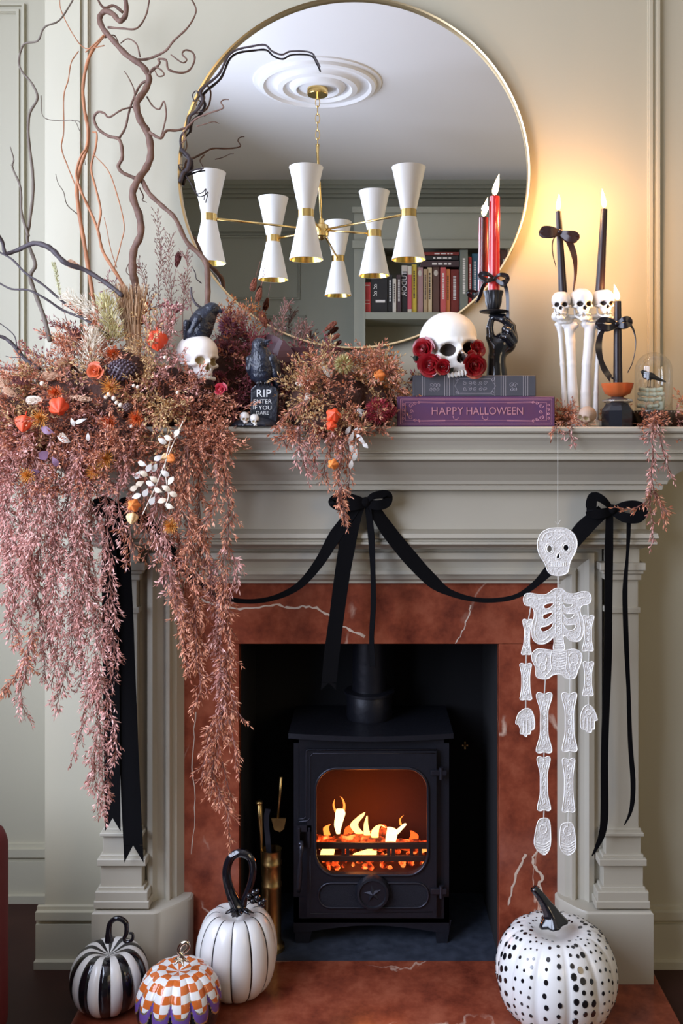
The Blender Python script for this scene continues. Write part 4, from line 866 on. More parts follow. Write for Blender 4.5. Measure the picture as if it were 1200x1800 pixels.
bow('satin_bow', 'brown satin bow tied round the left candelabra candle', (984, 407), [[(984, 407), (970, 402), (956, 402), (955, 409), (970, 411), (984, 408)], [(984, 407), (998, 409), (1010, 411), (1013, 418), (1000, 420), (985, 409)]],
    [([(990, 412), (1000, 425), (1009, 450), (1011, 480), (1007, 512)], [7, 11, 11, 8, 4], 0, None or [YC-.012]*5, [(1, 0, 0), (1, 0, .2), (.8, .6, 0), (.6, .8, 0)]), ([(978, 412), (971, 425), (971, 445), (977, 470)], [2, 2, 1.6, 1], 0)], S(13, YC), satin, YC-.012, kr=.006)
mk = skull('tiny_skull', None, P(1030, 726, 1.90), S(30, 1.90)/.96, (0, math.radians(14), math.radians(-35)), [mat('bone_brown', (.50, .36, .27), .6, noise=(30, (.34, .22, .15), .6)), bonetan], .05, False, False, 'small brownish skull lying at the foot of the bone candelabra', 'skull')
lo = min((mk.matrix_basis @ v.co).z for v in mk.data.vertices); mk.location.z += SZ+.0004-lo

# ------------------------------------------------------------------ short black candle in glass holder
YG = 1.915; cg = P(1085, 0, YG); zg = lambda py: P(0, py, YG).z
gh = thing('glass_candle_holder', 'holder with amber red glass bowl on a faceted black glass foot', 'candle holder', Vector((cg.x, YG, SZ)))
orange_glass = bpy.data.materials.new('amber_glass'); orange_glass.use_nodes = True; b = orange_glass.node_tree.nodes['Principled BSDF']
b.inputs['Base Color'].default_value = (.95, .22, .06, 1); b.inputs['Roughness'].default_value = .05; b.inputs['Transmission Weight'].default_value = .55; b.inputs['IOR'].default_value = 1.3
clear = bpy.data.materials.new('clear_glass'); clear.use_nodes = True; b = clear.node_tree.nodes['Principled BSDF']
b.inputs['Base Color'].default_value = (.9, .85, .8, 1); b.inputs['Roughness'].default_value = .05; b.inputs['Transmission Weight'].default_value = .9; b.inputs['IOR'].default_value = 1.4
c0 = Vector((cg.x, YG, 0))
MB().lathe([(S(28, YG), SZ+.0003), (S(28, YG), zg(722)), (S(20, YG), zg(709)), (0, zg(709))], c0, 8).ob('foot', blackgloss, gh)
MB().lathe([(S(20, YG), zg(709)), (S(26, YG), zg(706)), (S(26, YG), zg(703)), (S(12, YG), zg(699)), (S(9, YG), zg(697)), (0, zg(697))], c0, 32).ob('glass_flange', clear, gh, 40)
MB().lathe([(S(10, YG), zg(698)), (S(22, YG), zg(692)), (S(27, YG), zg(680)), (S(28, YG), zg(674)), (S(25.5, YG), zg(674)), (S(24, YG), zg(681)), (S(18, YG), zg(690)), (0, zg(693))], c0, 36, lobes=lambda a, t: 1+.03*math.cos(10*a)).ob('bowl', orange_glass, gh, 60)
candle('short black taper candle, lit, in the amber glass holder', 1085.5, 692, 1085, 530, YG, 8.2, 6.2, blkwax, (-6, 28, 5.5))
bow('satin_bow', 'black satin bow with long curling tails on the short black candle', (1084, 569), [[(1084, 569), (1070, 562), (1056, 563), (1055, 572), (1070, 576), (1084, 570)], [(1084, 569), (1095, 561), (1104, 561), (1106, 568), (1096, 572), (1085, 570)]],
    [([(1066, 572), (1055, 590), (1052, 615), (1060, 645), (1072, 664)], [4, 9, 13, 13, 10], .9, [YG-.012]*5, [(1, 0, 0), (1, 0, 0), (.8, .6, 0), (1, 0, .3)]), ([(1102, 564), (1113, 580), (1117, 605), (1112, 635), (1103, 655)], [6, 5, 2.5, 2.5, 4], 0, [YG-.012]*5, [(1, .4, 0), (.6, 1, 0), (.5, 1, 0)])], S(13, YG), blksatin, YG-.012, kr=.006)

# ------------------------------------------------------------------ ravens
feather = mat('raven_black', (.010, .012, .018), .28, noise=(80, (.022, .028, .05), .7), bump=(110, .8))
def raven(parent, name_fn):
    pass
def fieldmesh(nm, f, lo, hi, step, m_, parent, smooth=180): 
    v_, q_ = nets(f, lo, hi, step); return finish(nm, v_, q_, m_, None, parent, smooth)
# cloche: glass dome, tray, bone fingers, little bird
YD = 1.945; cdm = P(1148, 0, YD); zd = lambda py: P(0, py, YD).z
cl = thing('glass_cloche', 'small glass dome on a scalloped metal tray, a blackbird on bone fingers inside', 'cloche', Vector((cdm.x, YD, SZ)))
c0 = Vector((cdm.x, YD, 0)); rd = S(32, YD); zt0, zt1 = zd(722), zd(619)
dome = [(rd, zt0+.001), (rd, lerp(zt0, zt1, .68))]+[(rd*math.cos(a), lerp(zt0, zt1, .68)+(zt1-lerp(zt0, zt1, .68))*math.sin(a)) for a in np.linspace(0, PI/2, 10)[1:]]
MB().lathe(dome, c0, 40).ob('dome', thin_glass('dome_glass', (.97, .97, .95), .12), cl, 180)
MB().lathe([(rd*.8, SZ+.0003), (rd*.9, SZ+.004), (rd*1.1, zt0-.008), (rd*1.16, zt0-.002), (rd*1.16, zt0), (0, zt0)], c0, 48, lobes=lambda a, t: 1+.025*math.cos(24*a)).ob('tray', mat('pewter', (.12, .10, .09), .35, .8), cl, 50)
g = MB()
for k in range(26): a = 2*PI*k/26; g.ell((cdm.x+rd*1.16*math.cos(a), YD+rd*1.16*math.sin(a), zt0-.003), (.0022, .0022, .0022), 5)
o = g.ob('tray_beads', mat('pewter_light', (.5, .45, .4), .3, .8), cl, 180); o['kind'] = 'stuff'
glow = mat('pale_green_bone', (.62, .66, .52), .5)
for k, (y, x0, x1) in enumerate(((684, 1126, 1162), (692, 1124, 1164), (701, 1124, 1160), (713, 1122, 1154))):
    xs = np.linspace(x0, x1, 4); pts = [tuple(P(x, y+(1.5 if i in (1, 2) else 0), YD-.012)) for i, x in enumerate(xs)]
    def f(p, pts=pts):
        d = CAP(p, pts[0], pts[1], S(3.4), S(3.0))
        for i in (1, 2): d = SM(.0012, d, CAP(p, pts[i], pts[i+1], S(3.0), S(3.2)))
        for q in pts: d = SM(.001, d, vlen(p-np.array(q))-S(4.1))
        return d
    fieldmesh('finger_bone', f, tuple(P(x0-8, y+9, YD-.03)), tuple(P(x1+8, y-9, YD+.01)), .0013, glow, cl)
fieldmesh('hand_bone', lambda p: SM(.004, CAP(p, tuple(P(1160, 720, YD-.006)), tuple(P(1164, 700, YD-.004)), S(6), S(5)), CAP(p, tuple(P(1140, 719, YD-.006)), tuple(P(1162, 717, YD-.006)), S(4), S(5))), tuple(P(1125, 728, YD-.03)), tuple(P(1180, 690, YD+.02)), .0018, glow, cl)
bird = mat('bird_black', (.012, .012, .014), .5)
def f(p):
    q = lambda x, y, d=0: tuple(P(x, y, YD-.012+d))
    d = SM(.003, ELL(p, q(1140, 661), (S(11), S(6), S(7))), CAP(p, q(1134, 657), q(1130, 654), S(4.5), S(4))); d = SM(.0015, d, CAP(p, q(1129, 654), q(1124.5, 652.5), S(1.8), S(.5)))
    d = SM(.003, d, CAP(p, q(1146, 662), q(1169, 671), S(4.5), S(1.4)))
    for x in (1138, 1142): d = SM(.0006, d, CAP(p, q(x+1, 667), q(x, 680), S(.9), S(.8))); d = SM(.0006, d, CAP(p, q(x-4, 680.5), q(x+3, 680.5), S(.8)))
    return d
fieldmesh('bird', f, tuple(P(1118, 686, YD-.03)), tuple(P(1176, 645, YD+.006)), .0011, bird, cl)

# left skull and raven standing on it
YL = 1.895
sk = thing('resting_skull', 'ivory skull lying in the dried flowers with a raven perched on it', 'skull', Vector((P(350, 0, YL).x, YL, SZ)))
skull('skull', sk, P(348, 634, YL), S(68, YL), (math.radians(-2), math.radians(3), math.radians(42)), [mat('bone_pale', (.82, .79, .74), .42, noise=(12, (.70, .62, .50), .5), bump=(40, .2)), bonetan], .019, False)
g = MB()
for pts in (((334, 636), (341, 643), (349, 648)), ((339, 640), (338, 646)), ((343, 644), (350, 642)), ((346, 647), (345, 652))): pass
MB().box(P(335, 664, YL-.005), P(362, 750, YL+.03)).ob('stand', mat('dark_stand', (.055, .022, .016), .95), sk)  # stand coloured like the dark filler of the garland
def rav(nm, lab, q, pose, m_=feather):
    t = thing(nm, lab, 'raven ornament', q[0]); return t
rv1 = thing('raven', 'glossy black raven perched on the skull, beak pointing right', 'raven ornament', P(352, 605, YL))
q = lambda x, y, d=0: tuple(P(x, y, YL+d))
def f(p):
    d = SM(.012, ELL(p, q(352, 575), (S(20), S(20), S(25))), CAP(p, q(345, 588), q(360, 558), S(18), S(18)))
    d = SM(.008, d, CAP(p, q(362, 556), q(371, 545, -.002), S(15), S(12)))
    d = SM(.005, d, ELL(p, q(373, 543, -.002), (S(13), S(11), S(10.5))))
    d = SM(.003, d, CAP(p, q(382, 543, -.004), q(391, 547, -.006), S(5), S(1.4)))
    d = SM(.003, d, CAP(p, q(382, 545, -.004), q(389, 550, -.006), S(3), S(1)))
    d = SM(.006, d, CAP(p, q(336, 590, .006), q(318, 618, .012), S(9), S(5)))
    d = SM(.003, d, CAP(p, q(328, 568, -.024), q(325, 600, -.012), S(6), S(3)))
    # overlapping feather scales on breast and thigh
    return d+.0007*np.sin(p[..., 2]*1500+np.sin(p[..., 0]*900)*1.4)*(p[..., 2] < P(0, 560, YL).z)
fieldmesh('body', f, tuple(P(305, 630, YL-.06)), tuple(P(400, 528, YL+.05)), .0021, feather, rv1)
def wing(nm, pts, YY, parent, m_):
    """folded wing: overlapping long feathers fanned from the shoulder, in one shell"""
    P_ = [tuple(P(x, y, YY+d)) for x, y, d in pts]
    def f(p):
        d = SM(.006, CAP(p, P_[0], P_[1], S(10, YY), S(8, YY)), CAP(p, P_[1], P_[2], S(8, YY), S(2.5, YY)))
        return d+.0010*np.abs(np.sin(p[..., 0]*620+p[..., 2]*160))
    a = np.array(P_); v_, q_ = nets(f, a.min(0)-.018, a.max(0)+.018, .0021); return finish(nm, v_, q_, m_, None, parent, 180)
wing('wing', [(347, 562, -.020), (336, 585, -.016), (322, 612, -.004)], YL, rv1, feather); wing('wing', [(352, 562, .02), (340, 585, .016), (326, 612, .012)], YL, rv1, feather)
g = MB()
for x, d in ((347, -.022), (359, -.020)):
    for k in (-4, 0, 4): g.tube([P(x, 598, YL+d), P(x+k, 603, YL+d-.008), P(x+k*1.3, 609, YL+d-.006)], [.003, .0026, .001], 6)
g.ob('claws', blackgloss, rv1, 180); MB().ell(P(377, 541, YL-.021), (.0022, .0018, .0022), 6).ob('eye', blackgloss, rv1, 180)
# tombstone with raven
YT = 1.885; tombm = mat('tomb_black', (.012, .013, .020), .35, bump=(90, .5), coat=.2); letter = mat('tomb_letters', (.72, .72, .70), .5)
q = lambda x, y, d=0: tuple(P(x, y, YT+d))
tb = thing('tombstone', 'black tombstone ornament lettered RIP ENTER IF YOU DARE, white skulls at its foot', 'tombstone ornament', Vector((P(462, 0, YT).x, YT, SZ)))
g = MB(); pl = [(P(440, 0, YT).x, SZ+.006), (P(487, 0, YT).x, SZ+.006)]
for x, y in ((490, 690), (486, 681), (476, 677), (460, 674.5), (450, 676), (441, 684)): pl.append((P(x, 0, YT).x, P(0, y, YT).z))
g.prism(pl, YT-.006, YT+.014); st0 = g.ob('stone', tombm, tb)
bm_ = st0.modifiers.new('bevel', 'BEVEL'); bm_.width = .0025; bm_.segments = 2
def f(p):
    d = np.maximum(ELL(p, (P(450, 0, YT).x, YT-.008, SZ-.004), (S(44), S(26), .024)), SZ+.0002-p[..., 2]); return d+.0009*np.sin(p[..., 0]*420)*np.sin(p[..., 1]*500)
fieldmesh('base', f, (P(400, 0, YT).x, YT-.05, SZ-.003), (P(500, 0, YT).x, YT+.04, SZ+.03), .003, tombm, tb)
for body, sz, px, py in (('RIP', 18, 463, 692), ('ENTER', 10, 461, 706), ('IF', 10, 448, 716.5), ('YOU', 10, 466, 717), ('DARE', 8.5, 461, 726)):
    textobj('lettering', body, S(sz, YT)*1.05, P(px, py, YT-.0066), letter, tb, space=1.05)
for x, y in ((430, 736), (447, 740)): skull('mini_skull', tb, P(x, y, YT-.028), S(17, YT)/.96, (0, 0, math.radians(20)), [bonew, bonetan], .07, False)
rv2 = thing('raven', 'black raven with scaly breast standing on the tombstone, head turned right', 'raven ornament', P(464, 676, YT+.004))
def f(p):
    d = SM(.012, ELL(p, q(462, 648, .006), (S(23), S(20), S(30))), ELL(p, q(460, 632, .004), (S(18), S(17), S(20))))
    d = SM(.008, d, CAP(p, q(457, 622, .002), q(455, 609, 0), S(14), S(11.5)))
    d = SM(.004, d, ELL(p, q(456, 605, 0), (S(12.5), S(12), S(11))))
    d = SM(.003, d, CAP(p, q(463, 602, -.006), q(475, 598, -.012), S(5), S(1.4))); d = SM(.003, d, CAP(p, q(463, 605, -.006), q(472, 604, -.012), S(3.2), S(1.1)))
    d = SM(.005, d, CAP(p, q(482, 640, .006), q(487, 684, .018), S(11), S(6))); d = SM(.005, d, CAP(p, q(438, 632, .006), q(444, 664, .012), S(7), S(5)))
    sc_ = np.sin(p[..., 2]*1250)*np.sin(p[..., 0]*1250+(np.floor(p[..., 2]*1250/PI) % 2)*PI/2); return d-.0011*np.maximum(sc_, -.3)*(p[..., 1] < YT)
fieldmesh('body', f, tuple(P(425, 695, YT-.05)), tuple(P(505, 590, YT+.055)), .0021, feather, rv2)
wing('wing', [(478, 632, -.004), (484, 655, .0), (489, 688, .008)], YT, rv2, feather); wing('wing', [(445, 632, -.002), (440, 648, .002), (443, 668, .008)], YT, rv2, feather)
g = MB()
for x in (456, 470):
    for k in (-4, 0, 4): g.tube([P(x, 670, YT-.010), P(x+k, 673, YT-.014), P(x+k*1.3, 678, YT-.012)], [.0028, .0024, .001], 6)
g.ob('claws', blackgloss, rv2, 180); MB().ell(P(459, 602, YT-.020), (.0022, .0018, .0022), 6).ob('eye', blackgloss, rv2, 180)
# ================================================================== velvet ribbon bows and swags
YV = 1.952
def vb(lab, knot, loops, tails): return bow('velvet_bow', lab, knot, loops, tails, S(22, YV), velvet, YV, kr=S(9, YV))
vb('black velvet bow with two tails at the middle of the mantel frieze', (643, 882), [[(643, 882), (625, 876), (600, 873), (585, 882), (600, 890), (625, 888), (643, 884)], [(643, 882), (655, 872), (672, 869), (681, 872), (678, 884), (662, 888), (645, 884)]],
   [([(636, 886), (622, 910), (610, 960), (600, 1020), (592, 1080), (584, 1140), (578, 1200)], [14, 26, 29, 27, 26, 27, 26], .5), ([(646, 886), (652, 940), (655, 1000), (656, 1060), (653, 1120), (655, 1170)], [12, 14, 11, 12, 10, 11], .3, [YV]*6, [(1, -.5, 0), (1, -.9, 0), (1, -.6, 0)])])
vb('black velvet bow at the right end of the frieze with two long curling tails', (1076, 895), [[(1076, 895), (1062, 880), (1045, 872), (1040, 888), (1041, 902), (1060, 902), (1076, 897)], [(1076, 895), (1095, 888), (1115, 887), (1130, 895), (1122, 910), (1100, 910), (1078, 898)]],
   [([(1071, 900), (1070, 960), (1069, 1060), (1068, 1160), (1064, 1260), (1062, 1340), (1062, 1430), (1058, 1465), (1049, 1488), (1040, 1505)], [13, 15, 14, 14, 13, 13, 14, 12, 7, 1.5], 0, [YV]*10),
    ([(1105, 905), (1104, 945), (1102, 980), (1098, 1040), (1100, 1120), (1104, 1210), (1107, 1300), (1112, 1370), (1111, 1410), (1106, 1432), (1097, 1450)], [8, 7, 5, 9, 9, 7, 8, 9, 8, 5, 1.5], 0, [YV]*11)])
vb('black velvet bow at the left end, half hidden by foliage, with wide notched tails', (205, 893), [[(205, 893), (195, 884), (180, 880), (170, 886), (180, 902), (205, 897)], [(205, 893), (215, 882), (228, 884), (226, 900), (205, 897)]],
   [([(197, 898), (192, 980), (194, 1100), (196, 1250), (197, 1350), (198, 1438)], [22, 26, 29, 29, 28, 27], .85), ([(212, 898), (217, 980), (219, 1100), (224, 1250), (229, 1380), (234, 1486)], [18, 24, 32, 33, 34, 34], .9, [YV+.004]*6)])
def swag(lab, pts, ws, dirs=None):
    q = curve([P(x, y, YV+.002) for x, y in pts], 6); N = len(q); w_ = [float(np.interp(i/(N-1), np.linspace(0, 1, len(ws)), ws))*YV/F for i in range(N)]
    for i, p in enumerate(q): p.y += .006*math.sin(PI*i/(N-1))
    g = MB(); dd = []
    for i in range(N):
        t = (q[min(i+1, N-1)]-q[max(i-1, 0)]).normalized(); d = Vector((-t.z, .35, t.x)); dd.append(d)
    g.strip(q, w_, dd, .0007); o = g.ob('ribbon_swag', velvet, None, 60); return tag(o, lab, 'ribbon')
swag('black velvet ribbon swag sagging from the middle bow to the right bow', [(652, 886), (680, 930), (720, 980), (760, 1022), (790, 1042), (830, 1054), (870, 1056), (910, 1048), (945, 1024), (985, 980), (1025, 930), (1060, 898)], [20, 27, 28, 24, 12, 8, 8, 8, 12, 24, 30, 24])
swag('black velvet ribbon swag sagging from the left bow to the middle bow', [(228, 896), (270, 930), (310, 985), (345, 1024), (385, 1048), (430, 1058), (480, 1052), (525, 1030), (560, 990), (590, 940), (625, 892)], [20, 22, 20, 14, 9, 8, 9, 13, 18, 24, 18])
# ================================================================== paper skeleton
from mathutils.geometry import tessellate_polygon
YP = 1.842; lace = mat('white_lace', (.86, .83, .79), .75, noise=(260, (.62, .59, .56), .8), bump=(400, .6)); lacehi = mat('white_lace_edge', (.92, .90, .86), .7)
def C8(l): return [(860+x/5.141, 900+y/5.141) for x, y in l]
def CA(l): return [(860+x/2.727, 900+y/2.727) for x, y in l]
def smooth_closed(l, n=3):
    L_ = len(l); out = []
    for i in range(L_):
        a, b_, c, d = [Vector((*l[(i+k-1) % L_], 0)) for k in range(4)]
        for k in range(n):
            t = k/n; p = .5*((2*b_)+(c-a)*t+(2*a-5*b_+4*c-d)*t*t+(3*b_-a-3*c+d)*t**3); out.append((p.x, p.y))
    return out
skl = thing('hanging_skeleton', 'white lace-textured jointed skeleton decoration hanging on thread from the mantel', 'hanging decoration', P(982, 1500, YP))
def plate(nm, outer, holes=(), details=(), sm=True):
    o2 = smooth_closed(outer) if sm else outer; hs = [smooth_closed(h) for h in holes]; loops = [o2]+hs
    pts = [P(x, y, YP) for l in loops for x, y in l]; tris = tessellate_polygon([[P(x, y, YP) for x, y in l] for l in loops]); n = len(pts); th = Vector((0, .0016, 0))
    g = MB(); g.add([p-th for p in pts]+[p+th for p in pts], [list(t) for t in tris]+[[i+n for i in t][::-1] for t in tris])
    k = 0; fs = []
    for l in loops:
        m_ = len(l); fs += [[k+i, k+(i+1) % m_, n+k+(i+1) % m_, n+k+i] for i in range(m_)]; k += m_
    g2 = len(g.v)-2*n; g.f += [[i+g2 for i in f] for f in fs]; g.m += [0]*len(fs)
    for l in loops:
        q = [P(x, y, YP-.0018) for x, y in l]; g.tube(q+[q[0]], .0011, 4, 1, cap=False)
    for d in details: g.tube(curve([P(x, y, YP-.0020) for x, y in d], 3), .0007, 4, 1)
    me_ = g.ob(nm, [lace, lacehi], skl)
    return me_
def circ(cx, cy, rx, ry, n=8): return [(cx+rx*math.cos(2*PI*k/n), cy+ry*math.sin(2*PI*k/n)) for k in range(n)]
head = C8([(615,145),(690,150),(750,185),(785,240),(792,300),(775,365),(745,420),(725,470),(715,530),(690,560),(640,575),(590,572),(550,558),(525,530),(505,470),(480,430),(450,380),(434,310),(440,250),(470,190),(530,155)])
det = [C8([(550,458),(620,452),(690,458)]), C8([(550,490),(620,494),(690,488)])]+[C8([(560+k*16,452),(560+k*16,492)]) for k in range(9)]+[C8(circ(543,333,40,50)+[(583,333)]), C8(circ(692,323,42,48)+[(734,323)]), C8([(470,260),(500,200),(560,180),(620,175),(690,185),(740,220),(762,280)]), C8([(530,240),(570,215),(615,250),(660,215),(710,240)])]
plate('skull', head, [C8(circ(543,333,25,34)), C8(circ(692,323,27,31)), C8([(622,368),(602,415),(622,422),(640,408)])], det)
torso = C8([(620,690),(665,700),(700,730),(760,742),(830,722),(890,725),(918,760),(915,810),(885,835),(840,845),(820,880),(830,930),(850,980),(855,1040),(845,1110),(820,1160),(780,1172),(730,1160),(690,1120),(668,1130),(672,1180),(680,1240),(625,1250),(578,1240),(585,1180),(578,1132),(550,1160),(500,1190),(440,1190),(395,1150),(383,1080),(390,1010),(405,940),(400,880),(370,850),(325,840),(308,790),(325,745),(370,735),(430,745),(500,750),(540,730),(580,700)])
det = [C8([(600,740),(600,900),(598,1100)]), C8([(650,740),(652,900),(655,1100)]), C8([(340,790),(380,770),(440,790),(500,780),(560,780)]), C8([(890,790),(850,770),(800,790),(740,780),(680,780)]), C8([(420,900),(425,980),(405,1070),(430,1150),(490,1160),(540,1120)]), C8([(800,900),(815,980),(825,1070),(805,1130),(760,1140),(710,1100)])]+[C8(circ(625,780+45*k,16,14)+[(641,780+45*k)]) for k in range(8)]+[C8([(590,1150+22*k),(630,1156+22*k),(668,1150+22*k)]) for k in range(4)]
plate('rib_cage', torso, [C8([(490,850),(520,828),(580,822),(570,845),(540,870),(505,875)]), C8([(482,938),(510,920),(570,905),(560,935),(520,965),(490,968)]), C8([(465,1045),(520,1030),(575,995),(565,1040),(520,1075),(475,1082)]),
  C8([(660,815),(700,828),(750,830),(735,858),(690,862)]), C8([(660,905),(700,920),(765,920),(745,955),(700,962)]), C8([(660,1000),(700,1022),(778,1018),(765,1060),(710,1070)])], det)
pel = C8([(575,1252),(480,1240),(430,1240),(385,1280),(385,1330),(400,1370),(420,1410),(420,1470),(440,1500),(500,1510),(540,1500),(570,1475),(620,1465),(660,1475),(690,1500),(740,1510),(780,1490),(800,1430),(825,1370),(838,1300),(815,1260),(760,1240),(690,1252),(632,1262)])
plate('pelvis', pel, [], [C8([(565+2*k,1270+24*k),(625,1282+24*k),(690-2*k,1270+24*k)]) for k in range(7)]+[C8([(560,1260),(552,1340),(558,1420),(500,1490)]), C8([(695,1260),(700,1340),(690,1420),(740,1490)]), C8(circ(470,1330,50,60)+[(520,1330)]), C8(circ(760,1330,45,60)+[(805,1330)]), C8(circ(480,1400,30,40)+[(510,1400)]), C8(circ(755,1400,28,40)+[(783,1400)])])
def bonep(nm, a, b_, we, wm, det=True):
    (ax_, ay), (bx_, by) = a, b_; L_ = by-ay; f = lambda t, w_: (lerp(ax_, bx_, t)+w_, ay+L_*t)
    o = [f(.03, 0), f(0, we*.32), f(.03, we*.5), f(.12, we*.46), f(.3, wm*.52), f(.5, wm*.5), f(.7, wm*.54), f(.88, we*.46), f(.97, we*.5), f(1, we*.3), f(.98, 0), f(1, -we*.3), f(.97, -we*.5), f(.88, -we*.46), f(.7, -wm*.54), f(.5, -wm*.5), f(.3, -wm*.52), f(.12, -we*.46), f(.03, -we*.5), f(0, -we*.32)]
    dd = [[f(.12, -we*.3), f(.3, -wm*.3), f(.7, -wm*.3), f(.88, -we*.3)], [f(.12, we*.3), f(.3, wm*.3), f(.7, wm*.3), f(.88, we*.3)]]
    for k in range(5): t = .18+.16*k; c = f(t, 0); dd.append(circ(c[0], c[1], wm*.16, L_*.045)+[(c[0]+wm*.16, c[1])])
    plate(nm, o, [circ(*f(.06, 0), .8, .8, 6)], dd if det else [])
c8 = lambda x, y: C8([(x, y)])[0]; ca_ = lambda x, y: CA([(x, y)])[0]
bonep('upper_arm', c8(347,970), c8(333,1290), 17, 9.5); bonep('forearm', c8(328,1368), c8(330,1700), 20.5, 14); bonep('upper_arm', c8(895,935), c8(888,1260), 19.5, 12); bonep('forearm', c8(895,1352), c8(890,1662), 18.5, 12)
bonep('thigh', ca_(263,865), ca_(262,1156), 27, 13); bonep('shin', ca_(260,1172), ca_(262,1433), 23, 12.5); bonep('thigh', ca_(383,865), ca_(385,1150), 26, 15); bonep('shin', ca_(380,1180), ca_(380,1440), 22, 15)
plate('hand', CA([(175,942),(200,950),(213,980),(217,1020),(212,1042),(200,1045),(195,1064),(182,1066),(176,1078),(162,1066),(148,1062),(148,1042),(140,1020),(127,1015),(130,990),(145,960)]), [], [CA([(165,1000),(162,1060)]), CA([(180,1000),(178,1066)]), CA([(196,1000),(198,1045)])])
plate('hand', CA([(475,925),(500,945),(518,995),(505,1002),(503,1040),(492,1042),(488,1056),(470,1055),(460,1044),(448,1042),(438,1028),(437,980),(450,940)]), [], [CA([(456,985),(452,1038)]), CA([(470,985),(468,1052)]), CA([(486,985),(488,1045)]), CA(circ(475,960,14,12)+[(489,960)])])
plate('foot', CA([(258,1468),(285,1475),(293,1520),(292,1600),(268,1642),(240,1630),(215,1592),(222,1530),(235,1480)]), [], [CA([(225,1585+12*k),(260,1595+12*k),(290,1578+12*k)]) for k in range(4)]+[CA(circ(258,1520,18,22)+[(276,1520)])])
plate('foot', CA([(345,1500),(375,1490),(400,1498),(412,1560),(410,1620),(375,1645),(342,1612),(338,1555)]), [], [CA([(345,1585+12*k),(378,1595+12*k),(408,1578+12*k)]) for k in range(4)]+[CA(circ(375,1530,18,22)+[(393,1530)])])
thr = mat('thread', (.70, .68, .62), .8)
def th(nm, a, b_, dbl=1.2):
    g = MB(); 
    for s in ((-1, 1) if dbl else (0,)): g.tube([P(a[0]+s*dbl*.6, a[1], YP-.002), P(b_[0]+s*dbl*.3, b_[1], YP-.002)], .0005, 4)
    o = g.ob(nm, thr, skl)
    if dbl: o['kind'] = 'stuff'
MB().tube([P(980, 752, 1.852), P(980, 812, YP), P(980, 927, YP)], .0003, 4).tube([P(975, 917, YP), P(980, 922, YP), P(985, 914, YP)], .0004, 4).ob('hanging_thread', thr, skl)
th('thread', c8(620,545), c8(620,705)); th('thread', c8(375,845), c8(350,985)); th('thread', c8(885,810), c8(896,955)); th('thread', c8(333,1265), c8(330,1395)); th('thread', c8(898,1235), c8(896,1385)); th('thread', c8(327,1675), ca_(174,962)); th('thread', c8(893,1640), ca_(475,945))
th('thread', c8(505,1495), ca_(263,882)); th('thread', c8(728,1490), ca_(385,880)); th('thread', ca_(262,1140), ca_(260,1190)); th('thread', ca_(385,1135), ca_(380,1195)); th('thread', ca_(262,1420), ca_(258,1490)); th('thread', ca_(380,1425), ca_(375,1510))
# ================================================================== pumpkins on the hearth
pwhite = mat('pumpkin_white', (.80, .79, .76), .3, coat=.3, bump=(20, .03)); pblack = mat('pumpkin_black', (.006, .006, .009), .12, coat=.6); porange = mat('pumpkin_orange', (.62, .14, .025), .15, coat=.5)
ppurple = mat('pumpkin_purple', (.16, .08, .33), .2, coat=.5); pgold = mat('gold_line', (.75, .60, .32), .2, .8)
def pumpkin(nm, lab, px, Y, R, hh_, nl, depth, N=48, per=8, mats=None, mfun=None, dimp=.16, sq=.72, lo=0, zoff=0, fold=None):
    c = Vector((P(px, 0, Y).x, Y, 0)); t = thing(nm, lab, 'pumpkin', c); prof = []
    for i in range(N+1):
        ph = PI*i/N; r = R*max(0, math.sin(ph))**sq; z = hh_*(1-math.cos(ph)); z += (-1 if ph > PI/2 else .45)*dimp*hh_*2*math.exp(-(r/(.42*R))**2)*1.0
        prof.append((max(r, 1e-6), z))
    z0 = min(p[1] for p in prof); prof = [(r, z-z0+.0003) for r, z in prof]; n = nl*per
    lob = lambda a, t_: 1-depth*(1-abs(math.sin(nl*a/2+.0))**.55)*min(1, math.sin(PI*t_)*2.2)
    MB().lathe(prof, c, n, lobes=lob, mfun=mfun).ob('body', mats or pwhite, t, 180); return t, c, prof, lob
def stem(t, pts, rs, m_, Y, ridges=True, ys=None, nm='stem'):
    q = curve([P(x, y, yy) for (x, y), yy in zip(pts, ys or [Y]*len(pts))], 6); N = len(q); r = [float(np.interp(i/(N-1), np.linspace(0, 1, len(rs)), rs))*Y/F for i in range(N)]
    n = 15; g = MB(); g.tube(q, r, n)
    if ridges:
        for i in range(N):
            ctr = q[i]
            for k in range(n):
                if k % 3 == 0: g.v[i*n+k] = tuple(ctr+(Vector(g.v[i*n+k])-ctr)*.78)
    return g.ob(nm, m_, t, 180)
t, c, pr, lb = pumpkin('striped_pumpkin', 'glossy ceramic pumpkin with bold black and white vertical stripes', 192, 1.89, .080, .067, 20, .05, mats=[pwhite, pblack], mfun=lambda k, i: (k//8) % 2)
stem(t, [(192, 1655), (191, 1640), (194, 1622), (207, 1614), (221, 1622), (222, 1640), (218, 1650), (222, 1656), (232, 1652), (233, 1642), (227, 1640)], [8, 5.5, 4.5, 4.5, 4.5, 4, 3.2, 3, 2.8, 2.4, 2], pblack, 1.87, False)
t, c, pr, lb = pumpkin('tall_white_pumpkin', 'tall white pumpkin with thin black grooves and a big looped black stem', 416, 1.94, .0865, .0935, 12, .075, sq=.62, mats=[pwhite, pblack], per=14, mfun=lambda k, i: 0)
g = MB()
